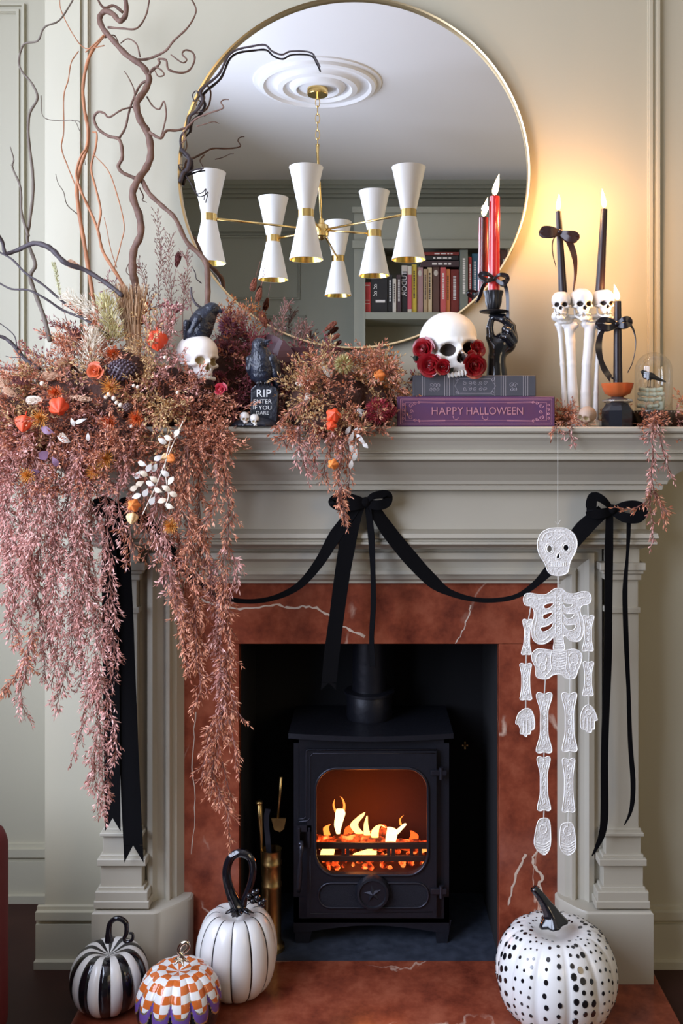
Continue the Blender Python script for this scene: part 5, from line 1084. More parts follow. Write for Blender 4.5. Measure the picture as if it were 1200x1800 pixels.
for k in range(12):
    a = (k)*2*PI/12; pts = [c+Vector(((r*lb(a, i/48)+.0004)*math.cos(a), (r*lb(a, i/48)+.0004)*math.sin(a), z)) for i, (r, z) in enumerate(pr) if 4 < i < 45]
    MB().tube(pts, [.0021*math.sin(PI*(i+1)/(len(pts)+1))**.5 for i in range(len(pts))], 6).ob('black_groove', pblack, t, 180)
stem(t, [(421, 1604), (414, 1588), (403, 1562), (398, 1532), (406, 1507), (424, 1499), (440, 1508), (445, 1530), (440, 1555), (430, 1580), (428, 1592)], [15, 11, 8.5, 7.5, 7.5, 7.5, 7, 6.5, 6, 5.5, 6], pblack, 1.925)
g = MB()
for k in range(9): a = -PI*.9+k*.22*PI; g.tube([P(420, 1598, 1.925), P(420+14*math.cos(a), 1600-6*math.sin(a)*.5, 1.92+.02*math.sin(a)), P(420+26*math.cos(a), 1605-9*math.sin(a)*.5, 1.92+.035*math.sin(a))], [.006, .004, .0008], 6)
g.ob('stem_root', pblack, t, 180)
g = MB()
for k, (x, y, r) in enumerate(((438, 1575, 5), (446, 1569, 5), (452, 1578, 6), (444, 1584, 5), (458, 1588, 6), (464, 1583, 4), (452, 1566, 4), (462, 1592, 4))): g.ell(P(x, y, 1.90), (S(r), S(r), S(r)), 8)
o = g.ob('berry_cluster', pblack, t, 180); o['kind'] = 'stuff'
def ck(k, i):
    u = ((k+.5) % 20)/20; ph = i/120; sc_ = 1-abs(2*u-1)**3.2      # 0 in the groove, 1 in the middle of a lobe
    b0 = .68-.12*sc_; b1 = b0-.012; b2 = b0-.085; b3 = b2-.016
    if ph > b0: return ((k % 20)//10+int((ph-.25)*14.5)+(k//20)) % 2
    if ph > b1: return 4
    if ph > b2: return 2
    if ph > b3: return 4
    return 3
t, c, pr, lb = pumpkin('checkered_pumpkin', 'small pumpkin with orange and white checks, purple scalloped rim and black underside', 314, 1.79, .0835, .075, 12, .10, N=120, per=20, mats=[pwhite, porange, ppurple, pblack, pgold], mfun=ck, dimp=.10)
sg = mat('silver_gold', (.80, .72, .60), .12, 1)
stem(t, [(318, 1692), (320, 1680), (314, 1672), (318, 1661), (327, 1656), (331, 1664), (326, 1672), (318, 1676)], [5, 4, 3.5, 4, 3.8, 3.2, 3, 2], sg, 1.775, False)
g = MB()
for a in (0, 1.2, 2.6, 3.8, 5): g.tube([P(318, 1684, 1.775), P(318+9*math.cos(a), 1688-5*math.sin(a), 1.775+.01*math.sin(a)), P(318+15*math.cos(a), 1692-7*math.sin(a), 1.775+.018*math.sin(a))], [.004, .003, .001], 6)
g.ob('stem_base', sg, t, 180)
t, c, pr, lb = pumpkin('dotted_pumpkin', 'large white pumpkin covered with black dots, dark twisted stem leaning left', 977, 1.852, .1225, .101, 12, .06, mats=[pwhite, pblack], sq=.66, dimp=.15, per=12)
g = MB(); rr = random.Random(3)
for L_ in range(12):
    base_r = (1.15, .65, .9)[L_ % 3]
    for cl_ in ((-.27, 0, .27) if L_ % 3 != 2 else (-.2, .2)):
        ph = .14+rr.random()*.04
        while ph < .93:
            a = (L_+.5+cl_+rr.uniform(-.04, .04))*2*PI/12; i = ph*48; i0 = int(i); f_ = i-i0; r = lerp(pr[i0][0], pr[i0+1][0], f_)*lb(a, ph); z = lerp(pr[i0][1], pr[i0+1][1], f_)
            s = base_r*rr.uniform(.7, 1.25)*.0048*(.55+.45*math.sin(PI*ph)); dr = pr[i0+1][0]-pr[i0][0]; dz = pr[i0+1][1]-pr[i0][1]; nv = Vector((dz*math.cos(a), dz*math.sin(a), -dr)).normalized(); p = c+Vector((r*math.cos(a), r*math.sin(a), z))
            if r > .3*.1225:
                Rm = nv.to_track_quat('Z', 'Y').to_matrix(); ring_ = [p+Rm @ Vector((s*math.cos(2*PI*k/10), s*1.15*math.sin(2*PI*k/10), -.0012)) for k in range(10)]; top = [p+Rm @ Vector((s*.9*math.cos(2*PI*k/10), s*1.05*math.sin(2*PI*k/10), .0009)) for k in range(10)]
                g.add(ring_+top, [[k, (k+1) % 10, 10+(k+1) % 10, 10+k] for k in range(10)]+[[10+k for k in range(10)]])
            ph += (.06+.022*rr.random())*(1.0 if base_r > .7 else .85)
o = g.ob('black_dots', pblack, t, 40); o['kind'] = 'stuff'
stem(t, [(972, 1622), (968, 1606), (958, 1588), (947, 1572), (937, 1561)], [27, 15, 10, 8, 7], pblack, 1.84)
# ================================================================== curly willow branches
bark = mat('branch_brown', (.12, .062, .042), .7, noise=(60, (.20, .11, .075), .7), bump=(70, .6)); barkd = mat('branch_dark', (.045, .032, .035), .65, bump=(70, .5)); barko = mat('branch_orange', (.42, .17, .07), .6, noise=(50, (.28, .12, .06), .7)); barkt = mat('branch_thin', (.13, .10, .075), .7)
def branch(lab, parts, m_, Y=1.96, wob=1):
    (x, y) = parts[0][0][0]; t = thing('willow_branch', lab, 'branch', P(x, y, Y), 'curly willow branches in the mantel arrangement')
    for k, (pts, rs) in enumerate(parts):
        q = curve([P(px, py, Y+wob*(.012*math.sin(px*.05+k)+.006*math.sin(py*.09))) for px, py in pts], 5); N = len(q); r = [float(np.interp(i/(N-1), np.linspace(0, 1, len(rs)), rs))*Y/F for i in range(N)]
        for i in range(N): r[i] *= 1+.10*math.sin(i*1.7+k)
        MB().tube(q, r, 8 if max(rs) > 2 else 6).ob('stem' if k == 0 else 'twig', m_, t, 180)
    return t
branch('thickest twisting brown branch with curled twigs, rising past the left of the mirror', [
 ([(245, 570), (243, 540), (238, 500), (233, 475), (235, 440), (247, 412), (245, 380), (233, 345), (240, 320), (257, 295), (265, 270), (260, 235), (246, 210), (240, 182), (254, 160), (262, 138), (250, 116), (222, 96), (198, 70), (181, 50), (175, 32), (184, 20), (198, 24), (210, 37), (221, 26), (221, 2), (216, -10)], [7, 7, 6.5, 6.5, 6.5, 6, 5.5, 5, 5, 4.5, 4]),
 ([(245, 316), (232, 311), (215, 303), (208, 292), (215, 275), (210, 246), (190, 239), (172, 226), (165, 208), (172, 197), (183, 199), (192, 206), (214, 193), (234, 188)], [3.2, 3.2, 3, 2.4, 1.8, 1.5]),
 ([(210, 242), (220, 225), (226, 200), (232, 180), (246, 150), (262, 140)], [2.2, 1.8, 2.5]),
 ([(250, 318), (262, 340), (285, 362), (308, 384), (328, 425), (352, 448), (363, 466), (365, 505), (364, 540)], [4.5, 4.2, 4, 4.6, 5, 5]),
 ([(262, 232), (282, 243), (292, 230), (312, 229), (330, 222), (345, 208), (370, 198), (392, 190), (388, 180), (394, 175), (402, 175)], [2.6, 2.4, 1.8, 1.2, .8]),
 ([(330, 222), (322, 235), (326, 245), (318, 252)], [1.4, .8]), ([(345, 222), (360, 218), (375, 214), (385, 217)], [1, .6]),
 ([(258, 170), (268, 186), (280, 192), (288, 178), (292, 200), (288, 222), (283, 240)], [1.4, 1.5, 1.3]),
 ([(240, 105), (262, 103), (290, 90), (305, 72), (330, 48), (344, 22), (340, 5), (330, -8)], [2.6, 2, 1.5, 1.3]),
 ([(262, 130), (280, 112), (278, 104), (292, 106), (296, 122), (318, 128), (334, 122), (342, 104), (338, 92), (326, 88), (320, 95), (328, 105), (320, 110), (300, 96)], [2, 2, 1.6, 1.2]),
 ([(262, 128), (272, 118), (284, 124), (288, 132), (278, 134), (272, 124)], [1.6, 1.2]), ([(246, 100), (240, 78), (225, 68), (212, 76)], [1.6, 1]), ([(190, 48), (215, 50), (240, 50), (256, 28), (262, 0), (260, -8)], [2.2, 1.6, 1.2]),
 ([(236, 190), (236, 160), (225, 135), (218, 125)], [1.5, .8]), ([(245, 330), (252, 345), (250, 352), (258, 356)], [1.3, .7]), ([(238, 490), (222, 478), (228, 460), (240, 440)], [.8, .8]),
 ([(216, 22), (200, 10), (184, 14), (175, 5), (170, -8)], [3, 2.4, 1.6]), ([(184, 66), (200, 62), (208, 74)], [1.6, .9])], bark)
branch('long thin dark branch arching across the top left of the mirror', [
 ([(330, 226), (334, 205), (345, 195), (356, 178), (352, 162), (362, 150), (385, 130), (400, 100), (415, 88), (440, 82), (465, 79), (478, 90), (495, 96), (512, 90), (545, 92), (556, 106), (562, 118)], [2.6, 2.8, 2.4, 2, 1.8, 1.5, 1.6]),
 ([(318, 262), (332, 278), (330, 296), (322, 304), (316, 320)], [3.2, 4, 3.2]), ([(330, 226), (318, 240), (318, 262)], [1.6, 2.2]), ([(326, 304), (345, 298), (358, 296)], [2, 1.2]), ([(326, 308), (335, 322), (345, 340), (356, 338), (362, 332), (358, 352)], [1.4, 1, .8]),
 ([(345, 190), (355, 196), (357, 192)], [1, .5]), ([(342, 178), (338, 168), (344, 160), (350, 166), (344, 178)], [1, .8]), ([(318, 300), (314, 290), (322, 290)], [1.2, .6])], barkd, 2.058, .2)
branch('tall straight orange-brown branch beside the left panel moulding', [
 ([(166, 540), (160, 500), (150, 440), (140, 380), (135, 330), (142, 290), (152, 262), (155, 230), (148, 190), (146, 150), (155, 105), (170, 78), (186, 60)], [3.5, 3.6, 3.4, 3, 3, 2.4]),
 ([(183, 80), (150, 85), (128, 60), (108, 20), (104, -5)], [1, 1, .8]), ([(138, 90), (125, 110), (120, 140), (112, 170), (112, 230), (108, 260), (118, 290), (132, 325)], [1, 1.2, 1.2]), ([(150, 92), (170, 74), (182, 62)], [1.2, 1.5])], barko)
branch('second orange branch forking from the flowers and crossing the tall one', [
 ([(235, 560), (215, 500), (196, 468), (180, 440), (172, 405), (158, 370), (142, 335), (134, 305), (142, 275), (153, 255), (155, 215)], [3.2, 3, 2.6, 2.4, 2, 1.2]),
 ([(172, 402), (177, 370), (168, 330), (160, 295), (168, 260), (170, 235), (163, 232)], [2, 2, 1.4]), ([(200, 475), (212, 430), (218, 395), (205, 340), (190, 300), (165, 272)], [1, 1, 1.1, .8]), ([(205, 470), (195, 440), (188, 405), (183, 382)], [.9, .8, .6])], barko, 1.945)
branch('slender grey-brown branch snaking up the far left panel', [
 ([(88, 600), (78, 560), (60, 510), (53, 485), (62, 466), (54, 440), (48, 420), (52, 390), (58, 340), (57, 300), (50, 240), (52, 200), (66, 172), (55, 145), (40, 128), (33, 108), (42, 78), (66, 72), (78, 48), (104, 36), (125, 5), (130, -6)], [4, 3.6, 2.8, 2.6, 2.2, 1.8, 1.6, 1.4]),
 ([(50, 415), (38, 375), (36, 330), (22, 295), (24, 280), (18, 258)], [2.6, 2, 1.6, .9]), ([(24, 290), (18, 290)], [1, .6]), ([(72, 168), (76, 205), (105, 212), (130, 212), (140, 230)], [.8, .7, .6])], barkt, 1.93)
branch('dark branch bending from the left edge down into the flowers', [
 ([(215, 520), (190, 500), (150, 475), (115, 462), (95, 442), (80, 432), (58, 428), (30, 440), (10, 445), (4, 425), (-8, 405)], [4, 4.2, 5, 4.4, 3.4, 3]), ([(150, 560), (110, 530), (75, 500), (45, 480), (20, 455), (-8, 440)], [2.2, 2, 1.6]), ([(190, 590), (150, 562), (110, 545), (80, 525), (50, 510), (20, 508), (-6, 495)], [2.5, 2.2, 1.8, 1.6])], barkd, 1.90)
branch('bare dark stem slanting in from the left edge above the foliage', [([(70, 650), (45, 632), (25, 608), (8, 594), (-8, 590)], [4, 3.6, 3]), ([(30, 612), (25, 590), (5, 572), (-6, 566)], [1.2, .8]), ([(44, 628), (20, 628), (10, 626)], [1, .6])], barkd, 1.88)
branch('thin pale wisp of a branch behind the orange ones', [([(138, 378), (118, 360), (112, 338), (102, 322), (98, 306)], [1, .8, .6]), ([(126, 212), (140, 215), (142, 240), (150, 290)], [.7, .6])], barkt, 1.97)
branch('dark twig curving up behind the perched raven', [([(362, 545), (345, 535), (337, 520), (336, 505)], [2.6, 2, 1.6]), ([(354, 498), (345, 490), (343, 480), (338, 470)], [1, .8])], barkd, 1.92)
# ================================================================== dried foliage
lf_rust = islands('leaf_rust', [(.34, .10, .05), (.52, .19, .095), (.66, .31, .18), (.44, .14, .07)], .6)
lf_rose = islands('leaf_rose', [(.42, .16, .13), (.58, .27, .22), (.72, .42, .36), (.48, .20, .15)], .6)
lf_burg = islands('leaf_burgundy', [(.15, .028, .04), (.26, .05, .07), (.36, .09, .11), (.20, .04, .045)], .6)
lf_oran = islands('leaf_orange', [(.40, .11, .02), (.55, .18, .03), (.62, .26, .07)], .6)
lf_gold = islands('leaf_gold', [(.55, .34, .14), (.66, .46, .22), (.45, .24, .09)], .6)
lf_crea = islands('leaf_cream', [(.70, .60, .46), (.78, .70, .58), (.60, .46, .32)], .6)
lf_blac = islands('leaf_plum', [(.05, .018, .025), (.09, .03, .045), (.03, .012, .016)], .5)
stm = mat('stem_brown', (.24, .10, .075), .7)
class Spray:
    def __init__(s): s.P = []; s.D = []; s.L = []; s.W = []; s.A = []; s.B = []; s.R = []
    def leaf(s, p, d, L_, w): s.P.append(p); s.D.append(d); s.L.append(L_); s.W.append(w)
    def seg(s, a, b_, r): s.A.append(a); s.B.append(b_); s.R.append(r)
    def path(s, pts, r0, r1):
        n = len(pts)-1
        for i in range(n): s.seg(pts[i], pts[i+1], lerp(r0, r1, i/n))
    def build(s, name, leafm, parent, stem_m=None):
        vs, fs, mi = [], [], []; off = 0
        def basis(D):
            D = D/np.linalg.norm(D, axis=1, keepdims=True); h = rng.normal(size=D.shape); U = np.cross(D, h); U /= np.linalg.norm(U, axis=1, keepdims=True); return D, U, np.cross(D, U)
        if s.P:
            P_ = np.array(s.P); D, U, W_ = basis(np.array(s.D)); L_ = np.array(s.L)[:, None]; w = np.array(s.W)[:, None]
            mid = P_+D*L_*.5; ring = [mid+(U*math.cos(a)+W_*math.sin(a)*.45)*w for a in (0, 2.09, 4.19)]
            V_ = np.stack([P_, *ring, P_+D*L_], 1).reshape(-1, 3); n = len(P_); T = np.array([[0, 2, 1], [0, 3, 2], [0, 1, 3], [4, 1, 2], [4, 2, 3], [4, 3, 1]])
            fs.append((T[None]+(np.arange(n)*5)[:, None, None]).reshape(-1, 3)); vs.append(V_); mi += [0]*(6*n); off = len(V_)
        if s.A:
            A = np.array(s.A); B = np.array(s.B); D, U, W_ = basis(B-A+1e-9); r = np.array(s.R)[:, None]
            ring = [c+(U*math.cos(a)+W_*math.sin(a))*r for c in (A, B) for a in (0, 2.09, 4.19)]; V_ = np.stack(ring, 1).reshape(-1, 3); n = len(A)
            T = np.array([[0, 1, 4], [0, 4, 3], [1, 2, 5], [1, 5, 4], [2, 0, 3], [2, 3, 5]]); fs.append((T[None]+(np.arange(n)*6)[:, None, None]).reshape(-1, 3)+off); vs.append(V_); mi += [1]*(6*n)
        o = finish(name, np.concatenate(vs), np.concatenate(fs), [leafm, stem_m or stm], mi, parent)
        if 'clump' in name: o['kind'] = 'stuff'
        return o
R_ = random.Random(11)
def rv_(s=1.0): return Vector((R_.gauss(0, s), R_.gauss(0, s), R_.gauss(0, s)))
PX = 1.85/F
def twig(S_, p, d, L_, r=.0007, leaf=9, w=1.7, step=4.2, grav=0, sub=0):
    """a twiglet with pairs of small leaves, L_ and leaf in photo pixels"""
    d = Vector(d).normalized(); n = max(2, int(L_/7)); pts = [p]; q = p.copy()
    for i in range(n):
        d = (d+rv_(.13)+Vector((0, 0, -grav))).normalized(); q = q+d*(L_*PX/n); pts.append(q.copy())
    S_.path(pts, r, r*.5); m_ = max(2, int(L_/step))
    for k in range(m_):
        t = (k+.8)/m_*n; i = min(n-1, int(t)); p_ = lerp(pts[i], pts[i+1], t-i); dd = (pts[i+1]-pts[i]).normalized(); sd = rv_(); sd -= dd*sd.dot(dd); sd.y *= .6
        if sub and R_.random() < sub and L_ > 14: twig(S_, p_, dd+sd.normalized()*.7, L_*R_.uniform(.35, .6), r*.7, leaf, w, step, grav, 0)
        else: S_.leaf(p_, (dd*.8+sd.normalized()*.62), leaf*PX*R_.uniform(.65, 1.25), w*PX*R_.uniform(.7, 1.2))
    S_.leaf(pts[-1], d, leaf*PX, w*PX)
def hang(S_, pts, width, Y, dens=1.0, leaf=9.5):
    """a trailing strand through photo pixels, its side twigs falling outwards"""
    Yo = [Y+.006*math.sin(i*1.3+pts[0][0]) for i in range(len(pts))]; q = curve([P(x, y, yy) for (x, y), yy in zip(pts, Yo)], 8); S_.path(q, .0014, .0007)
    ln = [0]
    for a, b_ in zip(q[:-1], q[1:]): ln.append(ln[-1]+(b_-a).length)
    tot = ln[-1]; n = int(tot/PX/5.0*dens); j = 0
    for k in range(n):
        u = (k+R_.random()*.8)/n*tot
        while j < len(ln)-2 and ln[j+1] < u: j += 1
        p = lerp(q[j], q[j+1], (u-ln[j])/max(1e-9, ln[j+1]-ln[j])); t = (q[j+1]-q[j]).normalized(); f_ = u/tot
        L_ = width*R_.uniform(.35, .75)*(1.0 if f_ < .7 else lerp(1, .35, (f_-.7)/.3)); s = Vector((R_.choice((-1, 1))*R_.uniform(.35, 1), R_.uniform(-.8, .5), 0))
        twig(S_, p, t*R_.uniform(.7, 1.3)+s*.75, L_, leaf=leaf, grav=.12, sub=.32, step=4.2)
    twig(S_, q[-1], q[-1]-q[-2], 16, grav=.1)
def clump(S_, c, dr, n, L_, spread=.8, leaf=8, w=1.7, grav=.03, step=4.2, sub=.25):
    for k in range(n): twig(S_, c+rv_(.004), Vector(dr)+rv_(spread*.5), L_*R_.uniform(.6, 1.15), leaf=leaf, w=w, grav=grav, sub=sub, step=step)
# ---- main garland, left half of the mantel
ga = thing('dried_flower_garland', 'huge cascading garland of rust and rose dried foliage over the left end of the mantel', 'garland', P(220, 752, 1.93), None)
def hangs(g_, lst, parent, m_):
    for pts, w_, Y, dn in lst:
        S_ = Spray(); hang(S_, pts, w_, Y, dn); S_.build('trailing_spray', m_ if not isinstance(m_, list) else R_.choice(m_), parent)
L1 = [([(20, 740), (12, 820), (14, 900), (22, 970), (20, 1030)], 62, 1.83, 1.1), ([(40, 750), (48, 850), (40, 950), (30, 1030), (18, 1110)], 60, 1.81, 1.1), ([(5, 760), (2, 840), (8, 920), (4, 990)], 55, 1.85, 1.0),
 ([(70, 760), (66, 860), (72, 960), (66, 1040), (72, 1110), (80, 1190)], 55, 1.84, 1.0), ([(60, 1090), (45, 1150), (28, 1190), (8, 1215), (-8, 1230)], 46, 1.82, 1.0), ([(52, 1110), (48, 1170), (40, 1200), (32, 1225), (50, 1262)], 34, 1.81, .9),
 ([(88, 770), (95, 860), (100, 960), (92, 1050), (100, 1110)], 62, 1.80, 1.1), ([(110, 780), (118, 880), (128, 980), (130, 1080), (120, 1160), (98, 1245)], 58, 1.83, 1.1), ([(135, 770), (140, 880), (138, 980), (146, 1060), (140, 1120)], 64, 1.80, 1.2),
 ([(150, 790), (160, 900), (158, 1000), (165, 1090), (172, 1170), (170, 1240)], 60, 1.82, 1.2), ([(120, 1040), (105, 1100), (98, 1160), (90, 1205)], 44, 1.83, .9), ([(130, 1050), (140, 1120), (148, 1170), (140, 1200)], 40, 1.84, .9),
 ([(168, 1150), (172, 1230), (178, 1300), (180, 1360), (186, 1420)], 50, 1.83, 1.1), ([(165, 1180), (150, 1240), (140, 1290), (128, 1330)], 32, 1.82, .8), ([(185, 860), (190, 960), (196, 1060), (200, 1150), (196, 1200)], 46, 1.81, .95),
 ([(180, 1180), (192, 1240), (205, 1300), (200, 1340)], 32, 1.81, .9), ([(30, 900), (52, 1000), (70, 1060)], 50, 1.86, 1.0), ([(100, 900), (85, 1000), (80, 1080), (88, 1140)], 50, 1.86, .9), ([(170, 1290), (165, 1350), (172, 1400), (182, 1432)], 36, 1.80, 1.1),
 ([(60, 800), (80, 880), (60, 960), (50, 1030)], 60, 1.79, 1.0), ([(20, 1020), (14, 1060), (24, 1100), (36, 1140)], 40, 1.83, .9), ([(205, 780), (212, 830), (208, 880), (214, 930), (222, 980)], 30, 1.80, .8)]
L2 = [([(250, 790), (246, 860), (252, 920), (280, 980), (300, 1010)], 48, 1.83, 1.0), ([(235, 860), (228, 920), (232, 970), (222, 990)], 36, 1.81, .8), ([(275, 800), (280, 880), (285, 940), (300, 1000), (318, 1080)], 50, 1.81, 1.1), ([(300, 780), (300, 860), (312, 950), (322, 1040), (318, 1110), (330, 1180)], 56, 1.83, 1.1),
 ([(330, 780), (328, 870), (335, 960), (342, 1050), (345, 1140), (352, 1210), (340, 1245)], 52, 1.81, 1.1), ([(350, 760), (348, 850), (352, 930), (342, 1000)], 50, 1.84, 1.0), ([(385, 760), (395, 840), (402, 900), (398, 960), (385, 1030)], 40, 1.82, 1.0), ([(400, 1000), (395, 1060), (402, 1120), (400, 1190), (412, 1240), (428, 1265)], 46, 1.82, 1.0),
 ([(365, 960), (375, 1040), (388, 1120), (392, 1200), (385, 1270)], 46, 1.83, 1.1), ([(395, 1230), (385, 1290), (375, 1350), (385, 1390), (400, 1425)], 48, 1.82, 1.1), ([(390, 1340), (402, 1390), (400, 1430), (405, 1480)], 26, 1.83, .9), ([(372, 1270), (362, 1320), (354, 1370)], 30, 1.82, .8),
 ([(395, 950), (412, 990), (410, 1040)], 34, 1.81, .9), ([(410, 1240), (405, 1270), (412, 1310), (418, 1350)], 26, 1.82, .9), ([(300, 1010), (310, 1070), (322, 1110)], 44, 1.80, .9), ([(372, 780), (380, 850), (370, 900), (350, 930), (366, 985)], 34, 1.81, .9), ([(320, 900), (350, 960), (370, 1010)], 44, 1.85, .9)]
hangs('trailing_spray', L1, ga, [lf_rose, lf_rose, lf_rust]); hangs('trailing_spray', L2, ga, [lf_rust, lf_rust, lf_rose])
# lumpy dark filler added to give the shade in gaps between leaves
gap_dark = mat('gap_shade_core', (.055, .022, .016), .95, noise=(60, (.10, .045, .03), .8), bump=(120, 1.0))
def core(nm, blobs, parent, step=.006):
    B = [(tuple(P(x, y, yy)), (S(rx), ry, S(rz))) for x, y, yy, rx, ry, rz in blobs]
    def f(p):
        d = None
        for c, r in B: e = ELL(p, c, r); d = e if d is None else SM(.01, d, e)
        d = d+.004*np.sin(p[..., 0]*170+np.sin(p[..., 2]*90)*2)*np.sin(p[..., 2]*150)*np.sin(p[..., 1]*160+1); inb = (p[..., 1] > 1.868)&(p[..., 0] > -.75)
        return np.where(inb, np.maximum(d, SZ+.0005-p[..., 2]), d)
    lo = np.min([np.array(c)-np.array(r) for c, r in B], 0)-.012; hi = np.max([np.array(c)+np.array(r) for c, r in B], 0)+.012; v_, q_ = nets(f, lo, hi, step); return finish(nm, v_, q_, gap_dark, None, parent, 180)
core('gap_shade_core', [(60, 720, 1.93, 70, .07, 42), (130, 700, 1.94, 70, .08, 62), (210, 690, 1.94, 70, .085, 75), (290, 705, 1.95, 60, .075, 60), (350, 715, 1.955, 50, .065, 40), (400, 660, 2.0, 45, .045, 75), (440, 690, 2.015, 45, .035, 60), (60, 775, 1.87, 50, .02, 40), (130, 780, 1.87, 60, .02, 45), (200, 765, 1.865, 50, .018, 28)], ga)
def top_y(x): return float(np.interp(x, [-10, 20, 60, 100, 130, 160, 200, 240, 270, 300, 320, 385, 395, 410, 440, 470, 490], [690, 665, 630, 605, 580, 575, 545, 545, 545, 530, 560, 590, 545, 535, 560, 620, 640]))
def mound(n, x0, x1, topf, leafm, parent, yb=748, block=None, frontY=(1.82, 1.90), backY=(1.93, 2.03), L_=(28, 55), nm='foliage_clump', per=9, up=.6):
    pts = []
    while len(pts) < n:
        x = R_.uniform(x0, x1); ty = topf(x); y = R_.uniform(ty+22, yb); h = (yb-y)/(yb-ty)
        Y = lerp(*frontY, R_.random())+h*.06 if R_.random() < .7 else lerp(*backY, R_.random())
        if block and block(x, y, Y): continue
        pts.append((x, y, Y, h))
    pts.sort(key=lambda q: (int(q[0]/45), q[1]+(30 if q[2] > 1.93 else 0)))
    S_ = Spray(); made = 0
    for x, y, Y, h in pts:
        dr = Vector((R_.uniform(-.5, .5)+(x-(x0+x1)/2)/(x1-x0)*.8, -1.0 if Y < 1.93 else -.3, up*(h*2-.5)+R_.uniform(-.3, .3))); clump(S_, P(x, y, Y), dr, 4, R_.uniform(*L_), .9); made += 1
        if made % per == 0: S_.build(nm, R_.choice(leafm) if isinstance(leafm, list) else leafm, parent); S_ = Spray()
    if S_.P: S_.build(nm, leafm[0] if isinstance(leafm, list) else leafm, parent)
def blk(x, y, Y):
    if 298 < x < 414 and 522 < y < (668 if x < 350 else 684): return Y < 2.0 if x < 392 or y < 600 else Y < 1.93
    if 208 < x < 256 and y < 640: return Y < 1.97
    if 110 < x < 208 and y < 640: return Y < 1.90
    if 400 < x < 500 and 570 < y < 752: return Y < (1.932 if x < 440 else 1.95)
    return False
mound(400, -8, 405, top_y, [lf_rust, lf_rust, lf_rose, lf_rust, lf_gold], ga, 790, blk)
mound(70, -8, 240, lambda x: 740, [lf_rose, lf_rust], ga, 860, None, (1.79, 1.84), (1.80, 1.84), L_=(26, 50), up=.2)
mound(26, 250, 400, lambda x: 735, [lf_rust], ga, 800, None, (1.81, 1.85), (1.82, 1.85), L_=(24, 44), up=.1)
mound(120, 388, 500, top_y, [lf_burg, lf_burg, lf_rust], ga, 745, blk, (1.935, 1.97), (1.96, 2.03), L_=(22, 42))
# upright sprays rising against the wall
def upright(pts_list, m_, parent, Y=1.99, w_=18, nm='upright_spray', leaf=7, step=6):
    for pts in pts_list:
        S_ = Spray(); q = curve([P(x, y, Y) for x, y in pts], 6); S_.path(q, .0010, .0005); n = len(q)
        for i in range(int(n*.3), n):
            for s in (-1, 1): twig(S_, q[i], (q[min(i+1, n-1)]-q[i-1]).normalized()+Vector((s*.6, R_.uniform(-.4, .4), .1)), w_*R_.uniform(.5, 1.1), leaf=leaf, w=1.4, step=step, sub=.1)
        S_.build(nm, m_, parent)
lf_bud = islands('bud_brown', [(.22, .10, .09), (.34, .20, .16), (.15, .07, .07)], .7)
upright([[(290, 590), (278, 520), (282, 450), (276, 380)], [(300, 590), (302, 520), (296, 460), (300, 420)], [(320, 600), (322, 530), (330, 470), (325, 450)], [(262, 580), (262, 530), (250, 480), (244, 470)], [(340, 560), (330, 520), (320, 490)], [(310, 570), (290, 490), (282, 430)]], lf_bud, ga, 1.99, 15, leaf=6, step=8)
upright([[(150, 640), (120, 610), (80, 590)], [(120, 660), (80, 630), (40, 615)], [(170, 620), (140, 590), (105, 575)], [(160, 630), (130, 585), (90, 568)], [(90, 680), (50, 655), (15, 650)], [(250, 560), (215, 520), (190, 500)], [(100, 690), (50, 700), (-5, 690)], [(230, 570), (270, 540), (300, 540)], [(290, 600), (300, 560), (312, 545)]], lf_burg, ga, 1.95, 22, 'airy_spray')
upright([[(395, 620), (400, 570), (405, 535)], [(415, 620), (425, 570), (440, 545)], [(430, 640), (445, 590), (452, 560)], [(385, 640), (390, 580), (396, 545)]], lf_oran, ga, 2.0, 20)
# named flowers and pods
lantern = mat('lantern_orange', (.78, .085, .022), .55, noise=(40, (.62, .05, .015), .6)); lanto = mat('lantern_pale_orange', (.80, .24, .05), .55); lanp = mat('lantern_cream', (.78, .52, .26), .6)
for m_ in (lantern, lanto, lanp): m_.node_tree.nodes['Principled BSDF'].inputs['Subsurface Weight'].default_value = .25; m_.node_tree.nodes['Principled BSDF'].inputs['Subsurface Radius'].default_value = (.01, .003, .001)
def physalis(px, py, r, Y, m_, parent, ax=(0, -.25, -1), label=None):
    r = S(r, Y); prof = [(.001, -1.15), (.14, -1.0), (.5, -.72), (.86, -.3), (1, .1), (.88, .5), (.5, .78), (.12, .86), (.001, .84)]
    g = MB(); g.lathe([(a*r, -z*r) for a, z in prof][::-1], P(px, py, Y), 30, lobes=lambda a, t: .76+.27*abs(math.cos(2.5*a))**1.3, axis=ax); g.tube([P(px, py, Y)-Vector(ax).normalized()*r*.8, P(px, py, Y)-Vector(ax).normalized()*r*1.3+Vector((0, .004, .003))], .0012, 6)
    o = g.ob('physalis_lantern', m_, parent, 180)
    if label: o['label'] = label
for a in ((276, 598, 19, 1.86, lantern, ga, (.1, -.3, -1)), (252, 538, 11, 1.95, lantern, ga, (.6, -.4, .4)), (103, 715, 18, 1.80, lantern, ga, (.3, -.8, -.5)), (42, 744, 16, 1.79, lantern, ga, (0, -.5, -1)), (300, 806, 9, 1.79, lanto, ga, (.6, -.5, -.3)), (235, 888, 12, 1.79, lanto, ga, (0, -1, .1)), (232, 911, 11, 1.785, lanp, ga, (0, -.5, -.8)), (290, 804, 8, 1.79, lanp, ga, (-.6, -.5, -.3))): physalis(*a)
petal_o = islands('petal_orange', [(.62, .10, .02), (.70, .18, .04), (.52, .06, .015)], .5); petal_y = islands('petal_amber', [(.70, .34, .06), (.62, .22, .04), (.78, .45, .12)], .5)
